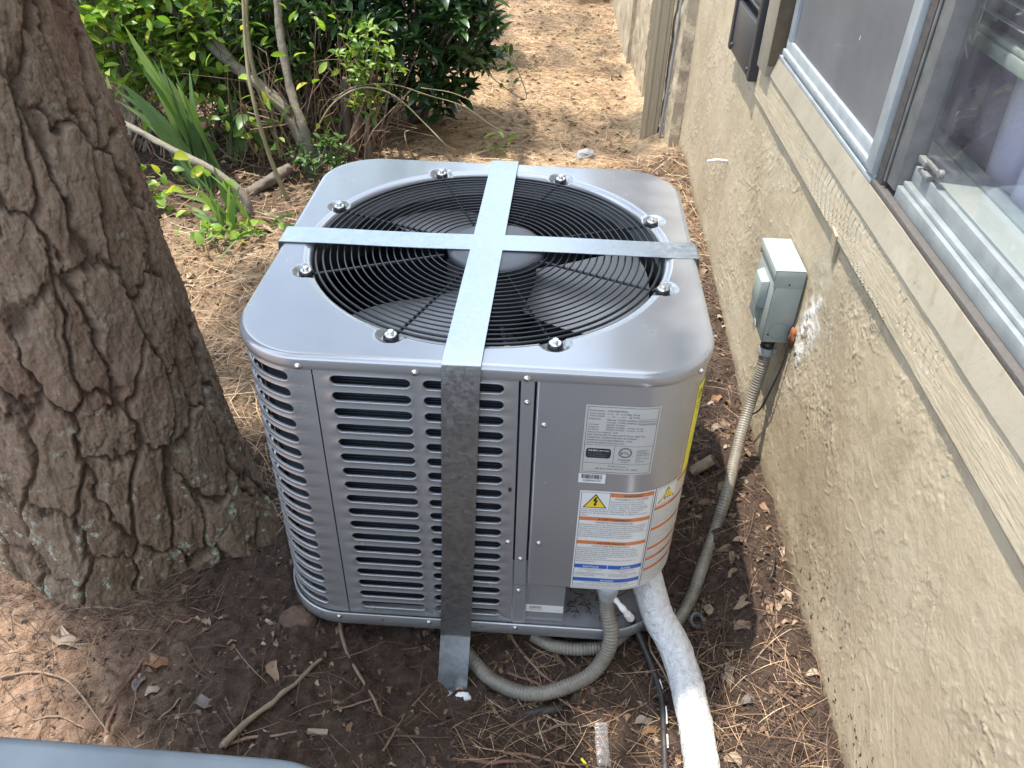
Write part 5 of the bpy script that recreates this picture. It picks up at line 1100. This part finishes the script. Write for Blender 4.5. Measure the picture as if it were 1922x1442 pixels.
# ------------------------------------------------------------------ plants
leaf_me = {}
def leaf_mesh_data(mat, fold=.25, curl=.35, W_=.38):
    key = (mat, fold, curl, W_)
    if key not in leaf_me:
        V, Fc = leafmesh('leaf', 1., W_, fold, curl); me = bpy.data.meshes.new('leaf'); me.from_pydata(V.tolist(), [], Fc.tolist()); me.update(); me.materials.append(MT[mat]); me.polygons.foreach_set('use_smooth', np.ones(len(me.polygons), bool)); leaf_me[key] = (me, V, Fc)
    return leaf_me[key]
def place_leaves(root, P, az, el, ro, S, mat, nmax=300, W_=.38):
    me, LV_, LF_ = leaf_mesh_data(mat, W_=W_); P = np.asarray(P); Rm = eulers(az, el, ro)
    U = np.array([project(p) for p in P]); inf = (U[:, 0] > -20) & (U[:, 0] < 1942) & (U[:, 1] > -20) & (U[:, 1] < 1462); size = S/U[:, 2]
    order = np.argsort(-(size*inf + rng.random(len(P))*.2*np.median(size)*inf)-inf*1.0); pick = order[:nmax]; rest = order[nmax:]
    for i in pick:
        o = bpy.data.objects.new('leaf', me); COL.objects.link(o); o.parent = root; o.matrix_parent_inverse = Matrix.Translation(root.location).inverted()
        M_ = Matrix(Rm[i].tolist()).to_4x4(); o.matrix_basis = Matrix.Translation(P[i].tolist()) @ M_ @ Matrix.Scale(float(S[i]), 4)
    if len(rest):
        V, Fq, rnd = scatter(LV_, LF_, P[rest], Rm[rest], S[rest]); o = mesh('foliage', V, Fq, MT[mat], root, attrs=dict(rnd=rnd)); o['kind'] = 'stuff'
def shrub(name, label, base, center, radii, nwhorl, mat, per=6, L_=.055, stems=7, stemmat='stem', nmax=300, cat='shrub', zmin=None, Wl=.38, sr=.011):
    base = np.array(base, float); root = thing(name, base, label, cat); center = np.array(center, float); radii = np.array(radii, float); tips = []
    while len(tips) < nwhorl:
        d = rng.normal(0, 1, 3); d /= np.linalg.norm(d); r = rng.random()**.38; p = center+d*radii*r*(.8+.4*vnoise(d[0]*3+5, d[1]*3+5, d[2]*3+base[0]*7, 160))
        if zmin is not None and p[2] < zmin+rng.random()*.08: continue
        tips.append(p)
    tips = np.array(tips)
    for i in range(stems):
        tgt = tips[rng.integers(len(tips))]; b0 = base+np.array([rng.normal(0, .05), rng.normal(0, .05), -.03]); md = (b0+tgt)/2+rng.normal(0, .05, 3); o = tube('stem', spline([b0, md, tgt], 14), np.linspace(sr*rng.uniform(.7, 1.2), .003, 14), MT[stemmat], root, 7, False)
    tv, tf, c0 = [], [], 0
    for t in tips[:min(len(tips), 420)]:
        c = t+(base-t)*rng.uniform(.10, .25)+rng.normal(0, .02, 3); a, b = tube_geo(np.array([c, (c+t)/2+rng.normal(0, .006, 3), t]), np.array([.0022, .0018, .0012]), 4); tv.append(a); tf.append(b+c0); c0 += len(a)
    mesh('twigs', np.vstack(tv), np.vstack(tf), MT['stem'], root)['kind'] = 'stuff'
    n = len(tips)*per; P = np.repeat(tips, per, 0)+rng.normal(0, .006, (n, 3)); az = np.tile(np.arange(per)*2*PI/per, len(tips))+rng.normal(0, .35, n)+np.repeat(rng.random(len(tips))*6, per); el = rng.normal(.12, .45, n)
    place_leaves(root, P, az, el, rng.normal(0, .4, n), L_*rng.uniform(.6, 1.25, n), mat, nmax, Wl); return root
def leafy(name, base, label, P, L_, mat='leaf_light', cat='plant', Wl=.4, stem=True, n_per=1):
    root = thing(name, base, label, cat); P = np.array(P); n = len(P)
    if stem: tube('stem', spline([base]+[tuple(P[i]) for i in np.argsort(P[:, 2])[::max(1, n//4)]], 20), .0022, MT['vine'], root, 6)
    place_leaves(root, P, rng.uniform(0, 6.3, n), rng.normal(.1, .6, n), rng.normal(0, .6, n), L_*rng.uniform(.6, 1.2, n), mat, 300, Wl); return root
# dark glossy shrub mass behind the unit
g = lambda x, y: float(ground_h(x, y))
shrub('evergreen_shrub', 'dark glossy leaved shrub overhanging the needle path in the centre', (-.55, 2.40, g(-.55, 2.4)), (-.50, 2.32, -.20), (.40, .30, .42), 560, 'leaf_dark', 7, .072, 8, zmin=-.60)
shrub('evergreen_shrub', 'dark leafy shrub left of the overhanging one behind the cut stumps', (-1.00, 2.50, g(-1., 2.5)), (-1.02, 2.45, -.22), (.36, .28, .42), 480, 'leaf_dark', 7, .070, 7, zmin=-.64)
shrub('evergreen_shrub', 'shaded shrub farther back with sunlight glinting through', (-1.60, 3.0, g(-1.6, 3.)), (-1.65, 3.0, -.34), (.80, .32, .42), 520, 'leaf_dark', 6, .075, 7, zmin=-.68)
shrub('green_shrub', 'yellow green leafy shrub at the top left beside the trunk', (-1.65, 1.95, g(-1.65, 1.95)), (-1.55, 1.92, -.12), (.36, .28, .32), 330, 'leaf_light', 5, .068, 8, 'stem_lichen', zmin=-.48, Wl=.5)
shrub('green_shrub', 'sparse bright twiggy shrub between the trunk and the dark shrubs', (-1.20, 2.15, g(-1.2, 2.15)), (-1.22, 2.12, -.18), (.42, .22, .34), 210, 'leaf_mid', 5, .060, 11, 'stem_lichen', zmin=-.52, Wl=.45)
shrub('green_shrub', 'sunlit yellow green shrub far behind at the top left', (-2.3, 3.6, g(-2.3, 3.6)), (-2.2, 3.6, -.40), (.9, .35, .45), 460, 'leaf_light', 5, .08, 6, zmin=-.7, Wl=.5)
shrub('green_shrub', 'fuller bright green shrub filling the space left of the crooked grey stems', (-1.38, 1.98, g(-1.38, 1.98)), (-1.38, 1.92, -.20), (.30, .18, .34), 230, 'leaf_light', 5, .058, 7, 'stem', zmin=-.50, Wl=.45)
shrub('green_shrub', 'mid green leafy shrub between the two upright grey stems', (-.98, 2.12, g(-.98, 2.12)), (-.98, 2.10, -.18), (.26, .16, .30), 150, 'leaf_mid', 5, .058, 6, 'stem', zmin=-.46, Wl=.45)
shrub('green_shrub', 'yellow green shrub tip at the top centre beyond the dark shrub', (-.30, 3.4, g(-.3, 3.4)), (-.42, 3.4, -.22), (.26, .2, .20), 90, 'leaf_light', 5, .07, 5, zmin=-.45, Wl=.5)
# fresh light shoot in front of the dark shrub
shrub('young_shrub', 'fresh light green shoot growing above the dark cut stumps', (-.66, 1.95, g(-.66, 1.95)), (-.62, 1.88, -.30), (.13, .10, .20), 60, 'leaf_light', 6, .042, 4, 'stem', zmin=-.52, Wl=.42, sr=.006)
shrub('seedling', 'small green seedling clump at the foot of the cut stumps', (-.80, 1.72, g(-.8, 1.72)), (-.80, 1.72, -.56), (.14, .12, .08), 45, 'leaf_mid', 5, .038, 3, 'stem', zmin=-.65, Wl=.45, sr=.003)
tv, tf, c0 = [], [], 0
for i in range(170):
    p = np.array([rng.uniform(-1.75, -.62), rng.uniform(1.75, 2.35), 0]); p[2] = float(ground_h(p[0], p[1])); L_ = rng.uniform(.2, .6); d = np.array([rng.normal(0, .5), rng.normal(0, .25), 1.]); d /= np.linalg.norm(d); q_ = p+d*L_; md = (p+q_)/2+rng.normal(0, .035, 3)
    a, b = tube_geo(spline([p, md, q_], 7), np.linspace(rng.uniform(.0018, .0045), .001, 7), 5); tv.append(a); tf.append(b+c0); c0 += len(a)
    k = md+rng.normal(0, .02, 3); a, b = tube_geo(spline([k, k+np.array([rng.normal(0, .07), rng.normal(0, .05), rng.uniform(-.02, .14)]), k+np.array([rng.normal(0, .14), rng.normal(0, .08), rng.uniform(0, .22)])], 5), np.linspace(.0018, .0008, 5), 4); tv.append(a); tf.append(b+c0); c0 += len(a)
tag(mesh('dead_twigs', np.vstack(tv), np.vstack(tf), MT['twig']), 'tangle of thin dead twigs under and between the shrubs', 'twigs', kind='stuff')
leafy('scrub_leaves', np.array([-1.25, 1.9, float(ground_h(-1.25, 1.9))]), 'loose small sunlit leaves scattered on thin twigs between trunk and shrubs', [(rng.uniform(-1.7, -.75), rng.uniform(1.6, 2.1), rng.uniform(-.55, .0)) for _ in range(190)], .055, 'leaf_light', 'shrub', .45, False)
# tall multi stemmed trunk pieces: main diagonal branches
def branch(root, pts, r0, r1, mat, n=60, sides=14, nm='branch', seed=0):
    P = spline(pts, n); tA = np.arange(sides)*2*PI/sides; S_, T = np.meshgrid(np.linspace(0, 1, n), tA, indexing='ij'); L_ = np.sum(np.linalg.norm(np.diff(np.array(pts), axis=0), axis=1))
    R_ = np.linspace(r0, r1, n)[:, None]*(1+.8*(fbm(np.cos(T)*2+3, np.sin(T)*2+seed, S_*L_*22, 170, 4)-.5)); P[1:-1] += .25*r0*np.stack([fbm(np.arange(n)*.2+k*9, np.arange(n)*0., 0, 171+seed, 3)-.5 for k in range(3)], -1)[1:-1]
    return tube(nm, P, R_, mat, root, sides)
bs = on_ground(585, 318)
t1 = thing('crooked_shrub', bs, 'grey lichened multi stemmed shrub leaning left behind the unit', 'shrub')
Y = lambda u, v, y: ony(u, v, y)
branch(t1, [bs+np.array([0, 0, -.04]), Y(560, 250, bs[1]+.02), Y(520, 190, bs[1]+.05), Y(430, 115, bs[1]+.1), Y(360, 55, bs[1]+.15), Y(300, -10, bs[1]+.2), Y(240, -90, bs[1]+.3)], .028, .012, MT['stem_lichen'], 90)
branch(t1, [bs+np.array([.03, 0, -.04]), Y(570, 245, bs[1]), Y(545, 170, bs[1]+.05), Y(530, 90, bs[1]+.1), Y(520, 0, bs[1]+.15), Y(515, -120, bs[1]+.2)], .020, .011, MT['stem_lichen'], 80, seed=3)
branch(t1, [Y(440, 120, bs[1]+.1), Y(400, 70, bs[1]+.13), Y(370, 20, bs[1]+.16), Y(350, -40, bs[1]+.2)], .016, .008, MT['stem_lichen'], 40, seed=5)
branch(t1, [Y(545, 215, bs[1]+.02), Y(485, 160, bs[1]+.0), Y(465, 60, bs[1]+.0), Y(462, -30, bs[1])], .009, .006, MT['vine'], 40, seed=6)
b2 = on_ground(540, 378)
t2 = thing('slender_sapling', b2, 'slender pale stem standing straight beside the strap leaved plant', 'stem'); branch(t2, [b2, Y(505, 290, b2[1]), Y(478, 200, b2[1]), Y(462, 100, b2[1]+.05), Y(455, -20, b2[1]+.1)], .0085, .005, MT['vine'], 60, seed=8, nm='stem')
b3 = on_ground(470, 405)
t3 = thing('leaning_branch', b3, 'rough grey branch leaning down left of the unit over the green leaves', 'branch'); branch(t3, [b3, Y(455, 365, b3[1]+.02), Y(400, 320, b3[1]+.05), Y(330, 285, b3[1]+.1), Y(255, 243, b3[1]+.15), Y(180, 210, b3[1]+.2)], .015, .009, MT['stem_lichen'], 60, seed=9)
b4 = on_ground(470, 365); t4 = thing('fallen_log', b4, 'short brown log lying on the soil by the crooked shrub base', 'log'); branch(t4, [b4+np.array([0, 0, .01]), on_ground(505, 340, .03), on_ground(545, 315, .05)], .022, .020, MT['stem'], 30, seed=10, nm='log')
s1 = on_ground(665, 300); st1 = thing('cut_stump', s1, 'dark forked broken stump with rotten top behind the unit', 'stump')
branch(st1, [s1+np.array([0, 0, -.03]), Y(672, 240, s1[1]), Y(685, 190, s1[1]), Y(703, 140, s1[1]+.02)], .028, .014, MT['stem_dark'], 50, seed=11, nm='trunk')
s2 = on_ground(655, 285); st2 = thing('cut_stump', s2, 'grey broken stump standing left of the dark forked stump', 'stump'); branch(st2, [s2+np.array([0, 0, -.03]), Y(652, 240, s2[1]), Y(647, 190, s2[1]), Y(648, 145, s2[1])], .020, .013, MT['stem'], 40, seed=12, nm='trunk')
s3 = on_ground(690, 300); st3 = thing('cut_stump', s3, 'thin greenish stump right of the dark forked stump', 'stump'); branch(st3, [s3+np.array([0, 0, -.03]), Y(690, 255, s3[1]), Y(690, 215, s3[1])], .014, .011, MT['stem_lichen'], 30, seed=13, nm='trunk')
for i, (u0_, u1_, lab) in enumerate(((800, 795, 'bare shrub stem at the right edge of the dark shrub'), (820, 826, 'thin bare stem nearest the needle path'), (770, 775, 'bare stem under the dark leaves'))):
    b = on_ground(u0_, 225); th_ = thing('bare_sapling', b, lab, 'sapling'); branch(th_, [b, Y(u1_, 190, b[1]), Y(u1_-4, 150, b[1]+.05), Y(u1_-6, 60, b[1]+.1)], .012, .008, MT['stem'], 30, seed=14+i, nm='stem')
# arching vines
def vine(pts, label, r=.0036): v = tube('vine', spline(pts, 70), np.linspace(r, r*.6, 70), MT['vine'], None, 7); return tag(v, label, 'vine')
yb = 1.80
vine([Y(590, 250, yb), Y(625, 195, yb), Y(680, 165, yb), Y(740, 180, yb), Y(800, 235, yb), Y(840, 275, yb-.02), on_ground(873, 295, .004)], 'longest pale vine arching over the stumps down toward the strap')
vine([Y(600, 230, yb+.03), Y(650, 170, yb+.03), Y(730, 158, yb+.03), Y(800, 178, yb+.05), Y(870, 200, yb+.05), Y(930, 240, yb+.05), Y(980, 262, yb+.08)], 'thin vine running right from the stumps across the path edge', .0024)
vine([Y(790, 165, yb+.1), Y(850, 175, yb+.1), Y(905, 200, yb+.1), Y(950, 225, yb+.1), Y(985, 240, yb+.1)], 'upper thin vine trailing over the needle path', .002)
vine([on_ground(873, 296, .004), on_ground(905, 285, .03), on_ground(930, 278, .05)], 'short pale vine end lying by the small sprout', .003)
vine([on_ground(780, 300, .0), Y(765, 275, 1.75), Y(760, 250, 1.75), Y(768, 245, 1.75)], 'small hooked brown vine tip in front of the shrub', .003)
b = on_ground(930, 300); leafy('sprout', b, 'small bright green sprout just behind the strap on the path', [Y(930+rng.normal(0, 12), 275+rng.normal(0, 15), b[1]) for _ in range(16)], .055, Wl=.3)
b = on_ground(990, 260); leafy('leafy_tendril', Y(960, 100, 2.2), 'leafy twig tip hanging over the path right of the dark shrub', [Y(955+rng.normal(0, 22), 115+rng.normal(0, 34), 2.2) for _ in range(24)], .05, 'leaf_mid')
b = on_ground(330, 300); leafy('ground_vine', on_ground(345, 330), 'bright heart shaped leaves climbing at the foot of the plants left', [Y(300+rng.normal(0, 45), 350+rng.normal(0, 30), 1.35) for _ in range(40)], .06, 'leaf_light', Wl=.7)
leafy('ground_vine', on_ground(420, 430), 'low toothed green leaves around the base of the strap leaved plant', [on_ground(415+rng.normal(0, 34), 425+rng.normal(0, 18), .03+.04*rng.random()) for _ in range(60)], .045, 'leaf_light', Wl=.6)
leafy('broadleaf_plant', on_ground(450, 320), 'broad green leaves rising on thin stalks behind the strap leaved plant', [Y(445+rng.normal(0, 40), 245+rng.normal(0, 26), 1.75) for _ in range(22)], .085, 'leaf_mid', Wl=.55)
# strap leaved plants
def blades(name, base, label, tips, wd, mat='blade_leaf', dry=()):
    root = thing(name, base, label, 'plant')
    for i, tp in enumerate(tips):
        tp = np.array(tp); b0 = base+np.array([rng.normal(0, .025), rng.normal(0, .02), -.01]); L_ = np.linalg.norm(tp-b0); md = (b0+tp)/2+np.array([rng.normal(0, .01), rng.normal(0, .01), .10*L_]); P = spline([b0, md, tp], 12); T = np.gradient(P, axis=0); T /= np.linalg.norm(T, axis=1)[:, None]
        sdv = np.cross(T, CF+rng.normal(0, .5, 3)); sdv /= np.linalg.norm(sdv, axis=1)[:, None]; nv = np.cross(sdv, T); w_ = wd*np.sin(PI*np.clip(np.linspace(.28, 1.0, 12), 0, 1))**.7*rng.uniform(.8, 1.2); w_[-1] = .0005
        V = np.stack([P-sdv*w_[:, None]/2, P+nv*w_[:, None]*.12, P+sdv*w_[:, None]/2], 1).reshape(-1, 3); mesh('leaf', V, gridfaces(12, 3), MT['blade_dry' if i in dry else mat], root)
    return root
b = on_ground(440, 425)
blades('iris_plant', b, 'low bright strap leaved plant spreading beside the left of the unit', [Y(u, v, b[1]-.05+rng.normal(0, .06)) for u, v in ((352, 345), (368, 330), (385, 320), (400, 310), (418, 335), (345, 385), (360, 400), (340, 420), (395, 350), (430, 345), (350, 470), (345, 495), (372, 372), (450, 350), (410, 370), (330, 365))], .020)
b = on_ground(400, 352)
blades('palmetto_plant', b, 'tall pleated green fan leaves standing behind the low strap plant', [Y(u, v, b[1]+rng.normal(0, .05)) for u, v in ((220, 150), (228, 158), (238, 165), (250, 172), (232, 45), (262, 120), (280, 125), (296, 132), (312, 140), (330, 155), (345, 175), (270, 95), (222, 190), (355, 130), (300, 110), (216, 168), (244, 176), (258, 186), (272, 140), (288, 146), (304, 152), (320, 162), (338, 172), (248, 70), (285, 108), (240, 198), (322, 120))], .036)
b = on_ground(440, 300)
blades('iris_plant', b, 'upright thin blue green blades in the middle of the shrubs', [Y(u, v, b[1]+rng.normal(0, .04)) for u, v in ((412, 120), (420, 135), (430, 150), (405, 170), (440, 165), (422, 200))], .018)
b = on_ground(520, 432)
blades('iris_plant', b, 'long grass blades arching over the soil at the unit left corner', [on_ground(u, v, .05) for u, v in ((345, 470), (400, 500), (420, 455), (560, 400), (575, 440), (480, 390))], .012)
b = on_ground(520, 290)
blades('dry_grass', b, 'bundle of dry straw coloured stalks hanging among the shrub stems', [Y(u, v, b[1]+.12+rng.normal(0, .06)) for u, v in ((395, 145), (410, 60), (430, 190), (445, 80), (460, 150), (385, 200), (470, 40), (440, 210), (425, 30), (455, 10))], .010, dry=range(10))
# background trees reflected in the cover
def bgtree(x, y, h, label, mat='leaf_mid', n=900, rad=1.5):
    root = thing('background_tree', (x, y, -.7), label, 'tree'); tube('trunk', spline([(x, y, -.8), (x+.1, y, h*.4), (x, y+.1, h*.8)], 16), np.linspace(.13, .05, 16), MT['stem'], root, 10)
    d = rng.normal(0, 1, (n, 3)); d /= np.linalg.norm(d, axis=1)[:, None]; P = np.array([x, y, h*.66])+d*np.array([rad, rad, h*.40])*(rng.random(n)**.4)[:, None]*(.65+.6*vnoise(d[:, 0]*2+x, d[:, 1]*2, d[:, 2]*2+5, 180))[:, None]
    V, Fq, rnd = scatter(LVv, LFf[[0, 2, 4, 6, 8, 1, 3, 5, 7, 9]], P, eulers(rng.uniform(0, 6.3, n), rng.normal(0, .6, n), rng.normal(0, .6, n)), rng.uniform(.18, .34, n)); o = mesh('crown', V, Fq, MT[mat], root, attrs=dict(rnd=rnd)); o['kind'] = 'stuff'
bgtree(-1.8, 8.5, 4.6, 'tree beyond the far end of the path'); bgtree(-5.2, 7.0, 5.2, 'tree farther left beyond the shrubs', 'leaf_light'); bgtree(.2, 11., 4.6, 'tree at the far end behind the house corner'); bgtree(-4.4, 2.6, 3.6, 'tree left of the shrubs in the sun', 'leaf_light')

# repeats share a group phrase
GROUPS = dict(metal_strap='metal straps over the unit', air_conditioner='grey outdoor units', evergreen_shrub='dark shrubs behind the unit', green_shrub='green shrubs behind the unit', cut_stump='broken stumps behind the unit', bare_sapling='bare stems under the dark shrub',
    twig='twigs lying on the front soil', dry_leaf='dry leaves lying on the soil', vine='vines arching behind the unit', iris_plant='strap leaved plants', ground_vine='low green leaves left of the unit', background_tree='trees beyond the garden', flexible_conduit='ribbed grey conduits', curtain='curtains behind the window', wire='loose wires')
for o in bpy.data.objects:
    k = o.name.split('.')[0]
    if o.parent is None and k in GROUPS and 'group' not in o: o['group'] = GROUPS[k]
